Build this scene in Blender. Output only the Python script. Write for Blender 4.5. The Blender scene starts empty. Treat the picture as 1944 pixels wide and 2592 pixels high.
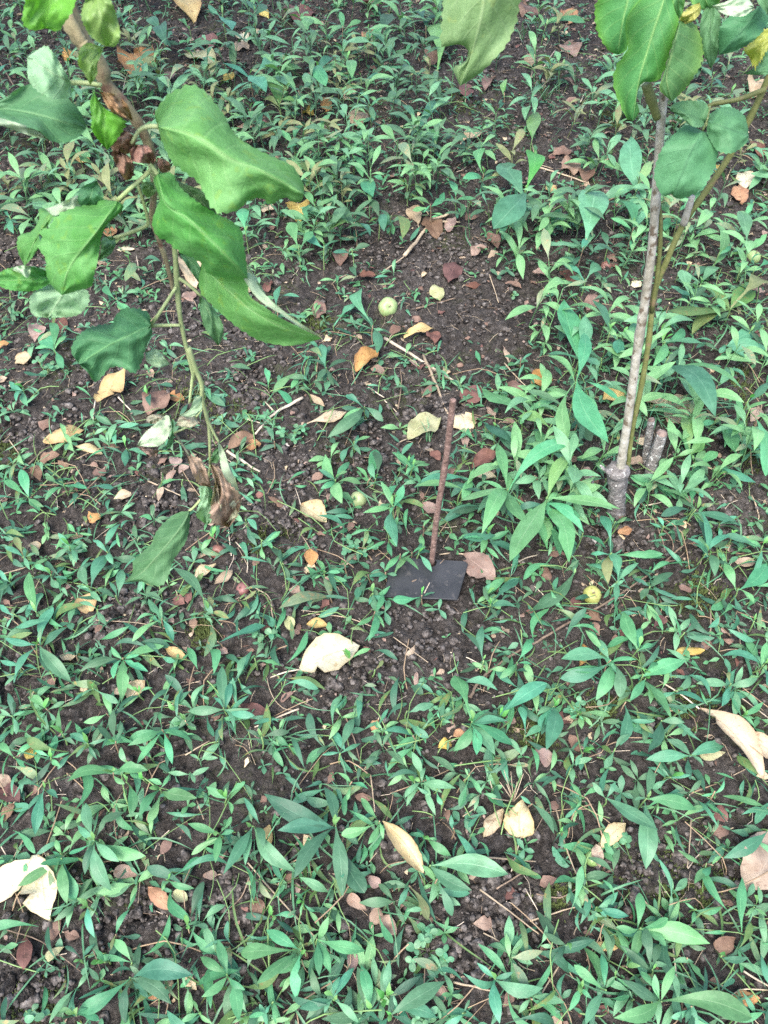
import bpy, math, random
import numpy as np
from mathutils import Vector, Matrix

# ------------------------------------------------------------------ camera, sky, sun, exposure
scene = bpy.context.scene
PITCH = math.radians(52.0)
CAM_H = 1.15
FPX = 2035.0                       # focal length in photograph pixels (1944 x 2592)
PW, PH = 1944.0, 2592.0
cam_d = bpy.data.cameras.new('camera')
cam_d.sensor_fit = 'HORIZONTAL'
cam_d.sensor_width = 36.0
cam_d.lens = FPX / PW * 36.0
cam_d.clip_start = 0.02
cam_d.clip_end = 400.0
cam_d.dof.use_dof = True
cam_d.dof.focus_distance = 1.42
cam_d.dof.aperture_fstop = 34.0
cam = bpy.data.objects.new('camera', cam_d)
scene.collection.objects.link(cam)
cam.location = (0, 0, CAM_H)
cam.rotation_euler = (math.radians(90) - PITCH, 0, 0)
scene.camera = cam

SUN_EL, SUN_AZ = math.radians(58), math.radians(205)
world = bpy.data.worlds.new('World')
scene.world = world
world.use_nodes = True
wn = world.node_tree
wn.nodes.clear()
sky = wn.nodes.new('ShaderNodeTexSky')
sky.sky_type = 'NISHITA'
sky.sun_disc = False
sky.sun_elevation = SUN_EL
sky.sun_rotation = SUN_AZ
sky.air_density = 1.0
sky.dust_density = 3.0
bg = wn.nodes.new('ShaderNodeBackground')
bg.inputs['Strength'].default_value = 0.14
wo = wn.nodes.new('ShaderNodeOutputWorld')
wn.links.new(sky.outputs[0], bg.inputs[0])
wn.links.new(bg.outputs[0], wo.inputs[0])

sun_d = bpy.data.lights.new('sun', 'SUN')
sun_d.energy = 1.5
sun_d.angle = math.radians(32)
sun_d.color = (1.0, 0.95, 0.88)
sun = bpy.data.objects.new('sun', sun_d)
scene.collection.objects.link(sun)
sun.location = (0, 0, 5)
# sun_rotation 0 points along +Y and turns clockwise seen from above
sdir = Vector((math.sin(SUN_AZ) * math.cos(SUN_EL), math.cos(SUN_AZ) * math.cos(SUN_EL), math.sin(SUN_EL)))
sun.rotation_euler = (-sdir).to_track_quat('-Z', 'Y').to_euler()

scene.view_settings.view_transform = 'Standard'
scene.view_settings.look = 'None'
scene.view_settings.gamma = 1.0
scene.view_settings.use_curve_mapping = False
scene.view_settings.exposure = 1.95
scene.cycles.use_denoising = False
scene.cycles.max_bounces = 8
scene.cycles.transmission_bounces = 4

rng = random.Random(7)
U = rng.uniform
COL = scene.collection

# ------------------------------------------------------------------ camera geometry helpers
cp, sp = math.cos(PITCH), math.sin(PITCH)
EYE = Vector((0, 0, CAM_H))

def ray(px, py):
    dx = (px - PW / 2) / FPX
    dy = (py - PH / 2) / FPX
    return Vector((dx, cp - dy * sp, -sp - dy * cp))

def pt(px, py, t):
    return EYE + ray(px, py) * t

def vdepth(py, y0):
    """depth at which the ray of a picture row meets the upright plane y = y0"""
    dy = (py - PH / 2) / FPX
    return y0 / (cp - dy * sp)

def proj(p):
    v = Vector(p) - EYE
    d = v.y * cp - v.z * sp
    return (PW / 2 + FPX * v.x / d, PH / 2 + FPX * (-v.y * sp - v.z * cp) / d)

# ------------------------------------------------------------------ terrain height
def _hash(ix, iy, s):
    n = (ix.astype(np.int64) * 374761393 + iy.astype(np.int64) * 668265263 + s * 1442695041) & 0x7fffffff
    n = ((n ^ (n >> 13)) * 1274126177) & 0x7fffffff
    n = n ^ (n >> 16)
    return (n & 0xffff) / 65535.0

def vnoise(x, y, s=0):
    ix, iy = np.floor(x), np.floor(y)
    fx, fy = x - ix, y - iy
    fx = fx * fx * (3 - 2 * fx)
    fy = fy * fy * (3 - 2 * fy)
    a = _hash(ix, iy, s); b = _hash(ix + 1, iy, s)
    c = _hash(ix, iy + 1, s); d = _hash(ix + 1, iy + 1, s)
    return (a * (1 - fx) + b * fx) * (1 - fy) + (c * (1 - fx) + d * fx) * fy - 0.5

def ground_low(x, y):
    x = np.asarray(x, float); y = np.asarray(y, float)
    return 0.030 * vnoise(x * 2.1, y * 2.1, 1) + 0.018 * vnoise(x * 6.3, y * 6.3, 2) + 0.010 * vnoise(x * 15, y * 15, 3)

def worley(x, y, s):
    ix, iy = np.floor(x), np.floor(y)
    best = np.full(x.shape, 9.0)
    val = np.zeros(x.shape)
    for i in (-1, 0, 1):
        for j in (-1, 0, 1):
            cx, cy = ix + i, iy + j
            dx = cx + _hash(cx, cy, s) - x
            dy = cy + _hash(cx, cy, s + 7) - y
            d = dx * dx + dy * dy
            m = d < best
            best = np.where(m, d, best)
            val = np.where(m, _hash(cx, cy, s + 13), val)
    return np.sqrt(best), val

def ground_fine(x, y):
    z = ground_low(x, y)
    wx = x + 0.006 * vnoise(x * 60, y * 60, 31); wy = y + 0.006 * vnoise(x * 60, y * 60, 32)
    for sc, amp, sd in ((48.0, 0.011, 41), (105.0, 0.0062, 61)):
        f1, v = worley(wx * sc, wy * sc, sd)
        z = z + amp * (v ** 1.5) * np.clip(1.0 - f1 * f1 * 1.9, -0.35, 1.0) - amp * 0.25
    r1 = np.abs(vnoise(x * 34, y * 34, 4)) * 2
    r2 = np.abs(vnoise(x * 71 + 5, y * 71, 5)) * 2
    z = z + 0.008 * (0.5 - r1) + 0.005 * (0.5 - r2) + 0.005 * vnoise(x * 160, y * 160, 6)
    return z

_gx0, _gy0, _gs = -3.2, -0.6, 0.008
_gnx, _gny = 800, 740
_GX, _GY = np.meshgrid(_gx0 + _gs * np.arange(_gnx), _gy0 + _gs * np.arange(_gny))
_GZ = ground_low(_GX, _GY).tolist()
def gz(x, y):
    u = (x - _gx0) / _gs; v = (y - _gy0) / _gs
    i = min(max(int(u), 0), _gnx - 2); j = min(max(int(v), 0), _gny - 2)
    fx = min(max(u - i, 0), 1); fy = min(max(v - j, 0), 1)
    r0, r1 = _GZ[j], _GZ[j + 1]
    return (r0[i] * (1 - fx) + r0[i + 1] * fx) * (1 - fy) + (r1[i] * (1 - fx) + r1[i + 1] * fx) * fy

def at(px, py, h=0.0):
    """point on the ray of a picture point that lies h above the soil"""
    r = ray(px, py)
    z = h
    p = EYE
    for _ in range(4):
        t = (z - CAM_H) / r.z
        p = EYE + r * t
        z = h + gz(p.x, p.y)
    return p

# crops of the photograph in which things were measured: origin and magnification
REG = {'R1': (0, 0, 1.7068), 'R2': (972, 0, 1.7068), 'R3': (0, 648, 1.7068), 'R4': (972, 648, 1.7068),
       'R5': (0, 1296, 1.7068), 'R6': (972, 1296, 1.7068), 'R7': (0, 1944, 1.7068), 'R8': (972, 1944, 1.7068),
       'A': (0, 0, 3.456), 'B': (340, 180, 3.072), 'C': (0, 440, 3.456), 'D': (300, 880, 3.5675),
       'E': (900, 980, 3.815), 'F': (1440, 0, 3.292), 'G': (1100, 900, 2.765), 'H': (1480, 900, 3.575), 'N': (0, 0, 1.0)}

def nat(reg, x, y):
    o = REG[reg]
    return (o[0] + x / o[2], o[1] + y / o[2])

# ------------------------------------------------------------------ materials
def new_mat(name):
    m = bpy.data.materials.new(name)
    m.use_nodes = True
    nt = m.node_tree
    nt.nodes.clear()
    out = nt.nodes.new('ShaderNodeOutputMaterial')
    return m, nt, out

class NT:
    def __init__(self, nt): self.nt = nt
    def n(self, typ, **kw):
        o = self.nt.nodes.new(typ)
        for k, v in kw.items(): setattr(o, k, v)
        return o
    def l(self, a, b): self.nt.links.new(a, b)
    def math(self, op, a, b=None, clamp=False):
        o = self.n('ShaderNodeMath', operation=op, use_clamp=clamp)
        for i, v in enumerate((a, b)):
            if v is None: continue
            if isinstance(v, (int, float)): o.inputs[i].default_value = v
            else: self.l(v, o.inputs[i])
        return o.outputs[0]
    def mix(self, f, a, b, blend='MIX'):
        o = self.n('ShaderNodeMix', data_type='RGBA', blend_type=blend)
        for s, v in ((0, f), (6, a), (7, b)):
            if isinstance(v, (int, float)): o.inputs[s].default_value = v
            elif isinstance(v, tuple): o.inputs[s].default_value = (*v[:3], 1)
            else: self.l(v, o.inputs[s])
        return o.outputs[2]
    def noise(self, vec, scale, detail=3.0, rough=0.55):
        o = self.n('ShaderNodeTexNoise')
        o.inputs['Scale'].default_value = scale
        o.inputs['Detail'].default_value = detail
        o.inputs['Roughness'].default_value = rough
        if vec is not None: self.l(vec, o.inputs['Vector'])
        return o.outputs['Fac']
    def ramp(self, fac, stops):
        o = self.n('ShaderNodeValToRGB')
        e = o.color_ramp.elements
        while len(e) < len(stops): e.new(0.5)
        for i, (p, c) in enumerate(stops):
            e[i].position = p
            e[i].color = (*c, 1) if len(c) == 3 else c
        self.l(fac, o.inputs[0])
        return o.outputs[0]

def leaf_mat(name, c1, c2, rib, rough=0.42, transl=0.25, veins=7.0, vein_amt=0.5, spots=None, spot_amt=0.0,
             hue_var=0.02, val_var=0.35, edge=None, bump=0.25, spec=0.5):
    m, nt, out = new_mat(name)
    N = NT(nt)
    uv = N.n('ShaderNodeUVMap').outputs[0]
    sx = N.n('ShaderNodeSeparateXYZ'); N.l(uv, sx.inputs[0])
    u, v = sx.outputs[0], sx.outputs[1]
    mm = N.math('MULTIPLY', N.math('ABSOLUTE', N.math('SUBTRACT', u, 0.5)), 2.0)
    midrib = N.math('SUBTRACT', 1.0, N.math('DIVIDE', mm, 0.075), True)
    sv = N.math('SUBTRACT', N.math('MULTIPLY', v, veins), N.math('MULTIPLY', mm, 1.6))
    sv = N.math('PINGPONG', sv, 0.5)
    svl = N.math('SUBTRACT', 1.0, N.math('DIVIDE', sv, 0.10), True)
    svl = N.math('MULTIPLY', svl, N.math('MULTIPLY', N.noise(uv, 5.0, 2.0), 0.62))
    vein = N.math('MAXIMUM', midrib, svl)
    geo = N.n('ShaderNodeNewGeometry')
    tc = N.n('ShaderNodeTexCoord')
    oi = N.n('ShaderNodeObjectInfo')
    # each leaf reads its own piece of the noise
    off = N.n('ShaderNodeVectorMath', operation='ADD')
    cmb = N.n('ShaderNodeCombineXYZ')
    N.l(N.math('MULTIPLY', oi.outputs['Random'], 37.0), cmb.inputs[0])
    N.l(N.math('MULTIPLY', oi.outputs['Random'], 91.0), cmb.inputs[1])
    N.l(tc.outputs['Object'], off.inputs[0]); N.l(cmb.outputs[0], off.inputs[1])
    vec = off.outputs[0]
    n1 = N.noise(vec, 34.0, 4.0)
    n1r = N.ramp(n1, [(0.36, (0, 0, 0)), (0.66, (1, 1, 1))])
    col = N.mix(n1r, c1, c2)
    n2 = N.noise(vec, 170.0, 3.0)
    col = N.mix(N.math('MULTIPLY', N.math('SUBTRACT', n2, 0.38, True), 0.8), col, tuple(x * 0.55 for x in c1))
    if edge is not None:
        ef = N.math('POWER', mm, 4.0)
        ef = N.math('MULTIPLY', ef, N.math('ADD', n1, 0.2))
        col = N.mix(N.math('MULTIPLY', ef, 0.9, True), col, edge)
    col = N.mix(N.math('MULTIPLY', vein, vein_amt), col, rib)
    if spots is not None:
        n3 = N.noise(vec, 120.0, 2.0)
        sf = N.ramp(n3, [(0.60, (0, 0, 0)), (0.68, (1, 1, 1))])
        col = N.mix(N.math('MULTIPLY', sf, spot_amt), col, spots)
    hsv = N.n('ShaderNodeHueSaturation')
    r = N.math('SUBTRACT', oi.outputs['Random'], 0.5)
    N.l(N.math('ADD', 0.5, N.math('MULTIPLY', r, hue_var * 2)), hsv.inputs['Hue'])
    wn_ = N.n('ShaderNodeTexWhiteNoise', noise_dimensions='1D')
    N.l(oi.outputs['Random'], wn_.inputs['W'])
    N.l(N.math('ADD', 1.0, N.math('MULTIPLY', N.math('SUBTRACT', wn_.outputs['Value'], 0.5), val_var)), hsv.inputs['Value'])
    N.l(N.math('ADD', 0.92, N.math('MULTIPLY', r, 0.25)), hsv.inputs['Saturation'])
    N.l(col, hsv.inputs['Color'])
    col = hsv.outputs[0]
    bmp = N.n('ShaderNodeBump')
    bmp.inputs['Strength'].default_value = bump
    bmp.inputs['Distance'].default_value = 0.0015
    vor = N.n('ShaderNodeTexVoronoi', feature='DISTANCE_TO_EDGE')
    vor.inputs['Scale'].default_value = 210.0
    N.l(vec, vor.inputs['Vector'])
    cell = N.math('MULTIPLY', N.math('MINIMUM', vor.outputs['Distance'], 0.25), 0.7)
    hgt = N.math('SUBTRACT', N.math('ADD', N.noise(vec, 90.0, 3.0), cell), N.math('MULTIPLY', vein, 0.9))
    N.l(hgt, bmp.inputs['Height'])
    ps = N.n('ShaderNodeBsdfPrincipled')
    N.l(col, ps.inputs['Base Color'])
    ps.inputs['Roughness'].default_value = rough
    ps.inputs['Specular IOR Level'].default_value = spec
    N.l(bmp.outputs[0], ps.inputs['Normal'])
    tr = N.n('ShaderNodeBsdfTranslucent')
    tcol = N.mix(1.0, col, (1.0, 1.15, 0.45), 'MULTIPLY')
    N.l(tcol, tr.inputs['Color'])
    mx = N.n('ShaderNodeMixShader')
    mx.inputs[0].default_value = transl
    N.l(ps.outputs[0], mx.inputs[1]); N.l(tr.outputs[0], mx.inputs[2])
    N.l(mx.outputs[0], out.inputs[0])
    return m

def rough_mat(name, stops, scale=60.0, rough=0.85, bump=0.6, dist=0.003, detail=5.0, extra=None, metal=0.0, spec=0.3, stretch=None):
    m, nt, out = new_mat(name)
    N = NT(nt)
    tc = N.n('ShaderNodeTexCoord')
    oi = N.n('ShaderNodeObjectInfo')
    off = N.n('ShaderNodeVectorMath', operation='ADD')
    cmb = N.n('ShaderNodeCombineXYZ')
    N.l(N.math('MULTIPLY', oi.outputs['Random'], 53.0), cmb.inputs[0])
    vec = tc.outputs['Object']
    if stretch:
        mp = N.n('ShaderNodeMapping')
        mp.inputs['Scale'].default_value = stretch
        N.l(vec, mp.inputs[0]); vec = mp.outputs[0]
    N.l(vec, off.inputs[0]); N.l(cmb.outputs[0], off.inputs[1])
    vec = off.outputs[0]
    n1 = N.noise(vec, scale, detail, 0.62)
    col = N.ramp(n1, stops)
    if extra:
        n3 = N.noise(vec, extra[1], 4.0)
        sf = N.ramp(n3, [(extra[2], (0, 0, 0)), (extra[2] + 0.07, (1, 1, 1))])
        col = N.mix(sf, col, extra[0])
    hsv = N.n('ShaderNodeHueSaturation')
    N.l(N.math('ADD', 0.8, N.math('MULTIPLY', oi.outputs['Random'], 0.4)), hsv.inputs['Value'])
    N.l(col, hsv.inputs['Color'])
    ps = N.n('ShaderNodeBsdfPrincipled')
    N.l(hsv.outputs[0], ps.inputs['Base Color'])
    ps.inputs['Roughness'].default_value = rough
    ps.inputs['Metallic'].default_value = metal
    ps.inputs['Specular IOR Level'].default_value = spec
    bmp = N.n('ShaderNodeBump')
    bmp.inputs['Strength'].default_value = bump
    bmp.inputs['Distance'].default_value = dist
    N.l(N.noise(vec, scale * 2.2, 4.0), bmp.inputs['Height'])
    N.l(bmp.outputs[0], ps.inputs['Normal'])
    N.l(ps.outputs[0], out.inputs[0])
    return m

M = {}
# weeds
M['weed_bright'] = leaf_mat('weed leaf bright', (0.075, 0.285, 0.105), (0.115, 0.370, 0.155), (0.22, 0.46, 0.22), 0.48, 0.3, hue_var=.035, val_var=.3, spec=.35)
M['weed_olive'] = leaf_mat('weed leaf olive', (0.085, 0.150, 0.045), (0.145, 0.215, 0.070), (0.22, 0.28, 0.12), 0.55, 0.25, hue_var=.05, val_var=.5, spec=.3, spots=(0.20, 0.14, 0.05), spot_amt=.6)
M['weed_blue'] = leaf_mat('weed leaf blue green', (0.055, 0.195, 0.098), (0.088, 0.280, 0.150), (0.17, 0.38, 0.22), 0.47, val_var=.55, hue_var=.028, spec=.34)
M['weed_green'] = leaf_mat('weed leaf green', (0.055, 0.210, 0.078), (0.090, 0.300, 0.118), (0.17, 0.40, 0.17), 0.48, val_var=.55, hue_var=.032, spec=.34)
M['weed_dark'] = leaf_mat('weed leaf dark', (0.034, 0.115, 0.058), (0.060, 0.165, 0.090), (0.11, 0.24, 0.14), 0.48, val_var=.6, hue_var=.032, spec=.32)
M['weed_fresh'] = leaf_mat('weed leaf fresh', (0.110, 0.310, 0.070), (0.160, 0.400, 0.110), (0.26, 0.48, 0.17), 0.45, 0.35)
M['weed_worn'] = leaf_mat('weed leaf worn', (0.085, 0.180, 0.085), (0.160, 0.230, 0.090), (0.24, 0.34, 0.18), 0.5, 0.25,
                          spots=(0.28, 0.21, 0.07), spot_amt=0.8)
M['stem_green'] = rough_mat('stem green', [(0.3, (0.10, 0.20, 0.06)), (0.7, (0.17, 0.25, 0.10))], 40, 0.6, 0.2)
M['stem_brown'] = rough_mat('stem brown', [(0.3, (0.16, 0.11, 0.07)), (0.7, (0.30, 0.22, 0.14))], 40, 0.7, 0.3)
M['grass'] = leaf_mat('grass blade', (0.07, 0.20, 0.09), (0.10, 0.27, 0.13), (0.14, 0.30, 0.16), 0.45, 0.3)
M['clover'] = leaf_mat('round leaflet', (0.075, 0.235, 0.105), (0.11, 0.30, 0.15), (0.17, 0.36, 0.19), 0.45, 0.3)
# apple tree leaves
M['apple_leaf'] = leaf_mat('apple leaf', (0.088, 0.240, 0.052), (0.150, 0.330, 0.105), (0.27, 0.44, 0.18), 0.60, 0.38, 7.0, 0.55, bump=.5, spec=.28,
                           spots=(0.20, 0.30, 0.03), spot_amt=0.3, val_var=0.2)
M['apple_leaf_dark'] = leaf_mat('apple leaf dark', (0.055, 0.165, 0.060), (0.090, 0.225, 0.095), (0.18, 0.33, 0.15), 0.58, 0.3, 7.0, 0.65, bump=.5, spec=.28, val_var=0.15)
M['apple_leaf_pale'] = leaf_mat('apple leaf pale', (0.150, 0.330, 0.160), (0.230, 0.430, 0.240), (0.32, 0.50, 0.28), 0.6, 0.3, 7.0, 0.55, val_var=0.12, spec=.28, bump=.5)
M['apple_under'] = leaf_mat('apple leaf underside', (0.25, 0.37, 0.22), (0.36, 0.47, 0.31), (0.42, 0.52, 0.34), 0.7, 0.25, 6.0, 0.5, val_var=0.15, spec=0.2)
M['apple_leaf_lime'] = leaf_mat('apple leaf lime', (0.115, 0.280, 0.028), (0.165, 0.370, 0.055), (0.27, 0.45, 0.12), 0.5, 0.4, 6.0, 0.35, val_var=0.12)
M['sap_leaf'] = leaf_mat('sapling leaf', (0.070, 0.205, 0.058), (0.105, 0.265, 0.090), (0.26, 0.40, 0.15), 0.6, 0.36, 7.0, 0.75, spec=.25, bump=.45,
                         edge=(0.17, 0.33, 0.05), val_var=0.18)
M['sap_leaf_deep'] = leaf_mat('sapling leaf deep', (0.055, 0.190, 0.075), (0.085, 0.250, 0.110), (0.045, 0.140, 0.065), 0.6, 0.3, 7.0, 0.6, spec=.25, bump=.4, val_var=0.1)
M['sap_leaf_yellow'] = leaf_mat('sapling leaf yellowing', (0.30, 0.36, 0.04), (0.46, 0.46, 0.06), (0.45, 0.48, 0.15), 0.5, 0.35, 6.0, 0.5,
                                spots=(0.12, 0.25, 0.05), spot_amt=0.8)
M['dry_leaf'] = leaf_mat('dry brown leaf', (0.20, 0.105, 0.06), (0.36, 0.21, 0.13), (0.42, 0.28, 0.18), 0.7, 0.2, 6.0, 0.5,
                         spots=(0.09, 0.045, 0.03), spot_amt=0.7, spec=0.2)
M['dry_pale'] = leaf_mat('shrivelled pale leaf', (0.24, 0.155, 0.11), (0.42, 0.31, 0.235), (0.48, 0.37, 0.28), 0.75, 0.25, 7.0, 0.6, spots=(0.13, 0.075, 0.05), spot_amt=.6, spec=.15, bump=.8)
M['wilt_leaf'] = leaf_mat('wilted grey leaf', (0.24, 0.21, 0.14), (0.33, 0.36, 0.24), (0.42, 0.40, 0.28), 0.75, 0.25, 6.0, 0.5,
                          spots=(0.17, 0.09, 0.05), spot_amt=0.9, spec=0.2)
# fallen leaves
def fall(name, c1, c2, rib, sp_, amt, **k):
    M[name] = leaf_mat('fallen leaf ' + name, c1, c2, rib, 0.62, 0.18, 6.0, 0.45, spots=sp_, spot_amt=amt, hue_var=0.012, val_var=0.3, spec=0.25, bump=0.5, **k)
fall('white', (0.45, 0.42, 0.29), (0.60, 0.58, 0.45), (0.36, 0.29, 0.15), (0.34, 0.22, 0.10), 0.6, edge=(0.36, 0.25, 0.12))
fall('cream', (0.43, 0.34, 0.19), (0.56, 0.48, 0.31), (0.30, 0.21, 0.11), (0.26, 0.15, 0.07), 0.7, edge=(0.30, 0.18, 0.08))
fall('yellow', (0.40, 0.28, 0.07), (0.54, 0.42, 0.15), (0.56, 0.46, 0.22), (0.24, 0.12, 0.04), 0.7, edge=(0.28, 0.15, 0.05))
fall('orange', (0.32, 0.15, 0.050), (0.46, 0.26, 0.10), (0.48, 0.32, 0.16), (0.16, 0.07, 0.03), 0.7, edge=(0.22, 0.10, 0.05))
fall('red', (0.105, 0.045, 0.035), (0.185, 0.085, 0.065), (0.27, 0.13, 0.10), (0.06, 0.03, 0.02), 0.6)
fall('brown', (0.125, 0.070, 0.048), (0.225, 0.14, 0.10), (0.27, 0.18, 0.13), (0.09, 0.045, 0.03), 0.6)
fall('pink', (0.21, 0.135, 0.105), (0.34, 0.245, 0.195), (0.42, 0.30, 0.24), (0.20, 0.09, 0.06), 0.6)
fall('tan', (0.27, 0.195, 0.125), (0.40, 0.31, 0.21), (0.42, 0.35, 0.25), (0.18, 0.10, 0.06), 0.6)
fall('olive', (0.26, 0.27, 0.12), (0.40, 0.40, 0.22), (0.46, 0.46, 0.28), (0.20, 0.13, 0.06), 0.6)
# wood, metal, fruit
M['straw'] = rough_mat('dry straw', [(0.3, (0.22, 0.165, 0.11)), (0.7, (0.38, 0.31, 0.22))], 50, 0.7, 0.3)
M['pale_straw'] = rough_mat('pale straw', [(0.3, (0.32, 0.26, 0.19)), (0.7, (0.52, 0.45, 0.36))], 50, 0.65, 0.3)
M['twig'] = rough_mat('brown twig', [(0.3, (0.10, 0.07, 0.05)), (0.7, (0.24, 0.18, 0.13))], 90, 0.85, 0.6)
M['bark'] = rough_mat('sapling bark', [(0.34, (0.20, 0.185, 0.14)), (0.50, (0.32, 0.30, 0.245)), (0.68, (0.46, 0.445, 0.39))], 80, 0.8, 0.5, 0.002,
                      extra=((0.13, 0.10, 0.07), 75, 0.60), stretch=(1, 1, .8))
M['bark_green'] = rough_mat('green shoot bark', [(0.3, (0.10, 0.115, 0.035)), (0.7, (0.19, 0.20, 0.075))], 50, 0.6, 0.4, 0.0015,
                            extra=((0.20, 0.15, 0.08), 60, 0.60))
M['bark_grey'] = rough_mat('grey stump bark', [(0.34, (0.075, 0.068, 0.064)), (0.5, (0.16, 0.148, 0.142)), (0.68, (0.26, 0.245, 0.235))], 90, 0.9, 1.0, 0.004,
                           extra=((0.58, 0.58, 0.54), 150, 0.61))
M['stub_bark'] = rough_mat('pale stub bark', [(0.34, (0.11, 0.10, 0.095)), (0.5, (0.24, 0.225, 0.21)), (0.68, (0.38, 0.36, 0.34))], 120, 0.9, 1.0, 0.004,
                           extra=((0.66, 0.66, 0.62), 130, 0.575))
M['cut_wood'] = rough_mat('weathered cut wood', [(0.3, (0.10, 0.07, 0.06)), (0.7, (0.24, 0.18, 0.15))], 120, 0.9, 0.8)
M['bark_branch'] = rough_mat('branch bark', [(0.3, (0.15, 0.12, 0.07)), (0.7, (0.30, 0.27, 0.16))], 60, 0.75, 0.4,
                             extra=((0.12, 0.06, 0.045), 30, 0.56))
M['petiole'] = rough_mat('leaf stalk', [(0.3, (0.22, 0.29, 0.12)), (0.7, (0.33, 0.38, 0.19))], 50, 0.6, 0.2)
M['rust'] = rough_mat('rusty iron', [(0.30, (0.060, 0.036, 0.029)), (0.48, (0.125, 0.078, 0.064)), (0.68, (0.22, 0.145, 0.122))], 140, 0.85, 0.8, 0.0015,
                      extra=((0.30, 0.21, 0.175), 190, 0.62), spec=0.3)
M['plate'] = rough_mat('black plate', [(0.34, (0.011, 0.012, 0.014)), (0.66, (0.026, 0.027, 0.030))], 26, 0.42, 0.25, 0.0008,
                       extra=((0.042, 0.040, 0.039), 85, 0.60), spec=0.55)
M['apple'] = leaf_mat('green apple skin', (0.20, 0.28, 0.10), (0.31, 0.40, 0.17), (0.31, 0.40, 0.17), 0.42, 0.0, 7, 0.0,
                      spots=(0.26, 0.20, 0.08), spot_amt=0.55, val_var=0.15)
M['apple_rot'] = leaf_mat('yellowing apple skin', (0.26, 0.27, 0.07), (0.38, 0.37, 0.13), (0.38, 0.37, 0.13), 0.5, 0.0, 7, 0.0,
                          spots=(0.14, 0.10, 0.04), spot_amt=0.8, val_var=0.15)
M['apple_red'] = leaf_mat('reddish apple skin', (0.13, 0.045, 0.042), (0.21, 0.085, 0.075), (0.2, 0.08, 0.08), 0.5, 0.0, 7, 0.0,
                          spots=(0.10, 0.05, 0.04), spot_amt=0.7, val_var=0.2)
M['moss'] = rough_mat('moss', [(0.3, (0.035, 0.055, 0.016)), (0.7, (0.095, 0.120, 0.035))], 70, 0.95, 0.3)
M['stone'] = rough_mat('pale stone', [(0.3, (0.30, 0.27, 0.26)), (0.7, (0.48, 0.45, 0.43))], 80, 0.85, 0.6)
SOIL = [(0.36, (0.0180, 0.0155, 0.0140)), (0.47, (0.0500, 0.0440, 0.0400)), (0.57, (0.098, 0.087, 0.080)), (0.70, (0.185, 0.168, 0.155))]
M['clod'] = rough_mat('soil crumb', SOIL, 110, 0.95, 1.0, 0.004, spec=0.15)
M['clod_big'] = rough_mat('soil clod', SOIL, 1.7, 0.95, 1.0, 0.35, detail=8.0, spec=0.15)

def ground_mat():
    m, nt, out = new_mat('soil')
    N = NT(nt)
    tc = N.n('ShaderNodeTexCoord')
    vec = tc.outputs['Object']
    n1 = N.noise(vec, 95.0, 8.0, 0.78)
    n0 = N.noise(vec, 5.0, 4.0, 0.6)
    f = N.math('ADD', N.math('MULTIPLY', n1, 0.80), N.math('MULTIPLY', n0, 0.20))
    col = N.ramp(f, SOIL)
    n2 = N.noise(vec, 420.0, 3.0)
    sf = N.ramp(n2, [(0.66, (0, 0, 0)), (0.74, (1, 1, 1))])
    col = N.mix(N.math('MULTIPLY', sf, 0.6), col, (0.24, 0.20, 0.17))
    nm = N.noise(vec, 6.5, 4.0, 0.6)
    mossf = N.ramp(nm, [(0.55, (0, 0, 0)), (0.66, (1, 1, 1))])
    nm2 = N.ramp(N.noise(vec, 130.0, 4.0), [(0.42, (0, 0, 0)), (0.60, (1, 1, 1))])
    col = N.mix(N.math('MULTIPLY', N.math('MULTIPLY', mossf, nm2), 0.7), col, (0.060, 0.078, 0.026))
    ps = N.n('ShaderNodeBsdfPrincipled')
    N.l(col, ps.inputs['Base Color'])
    ps.inputs['Roughness'].default_value = 0.95
    ps.inputs['Specular IOR Level'].default_value = 0.15
    bmp = N.n('ShaderNodeBump')
    bmp.inputs['Strength'].default_value = 1.0
    bmp.inputs['Distance'].default_value = 0.011
    hh = N.math('ADD', N.noise(vec, 160.0, 6.0, 0.7), N.math('MULTIPLY', N.noise(vec, 480.0, 3.0), 0.5))
    N.l(hh, bmp.inputs['Height'])
    N.l(bmp.outputs[0], ps.inputs['Normal'])
    N.l(ps.outputs[0], out.inputs[0])
    return m
M['soil'] = ground_mat()

# ------------------------------------------------------------------ mesh helpers
class MB:
    def __init__(self):
        self.v, self.f, self.uv, self.mi = [], [], [], []
    def build(self, name, mats, parent=None, origin=None, smooth=True):
        o = Vector(origin) if origin is not None else Vector((0, 0, 0))
        me = bpy.data.meshes.new(name)
        me.from_pydata([(p[0] - o.x, p[1] - o.y, p[2] - o.z) for p in self.v], [], self.f)
        if not isinstance(mats, (list, tuple)): mats = [mats]
        for mm in mats: me.materials.append(mm)
        if len(self.uv) == len(self.v):
            lay = me.uv_layers.new(name='UVMap')
            idx = np.empty(len(me.loops), dtype=np.int32)
            me.loops.foreach_get('vertex_index', idx)
            lay.data.foreach_set('uv', np.asarray(self.uv, dtype=np.float32)[idx].ravel())
        if len(mats) > 1 and len(self.mi) == len(self.f):
            me.polygons.foreach_set('material_index', self.mi)
        if smooth:
            me.polygons.foreach_set('use_smooth', [True] * len(me.polygons))
        me.update()
        ob = bpy.data.objects.new(name, me)
        COL.objects.link(ob)
        if parent is not None:
            ob.parent = parent
        elif origin is not None:
            ob.location = o
        return ob

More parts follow.
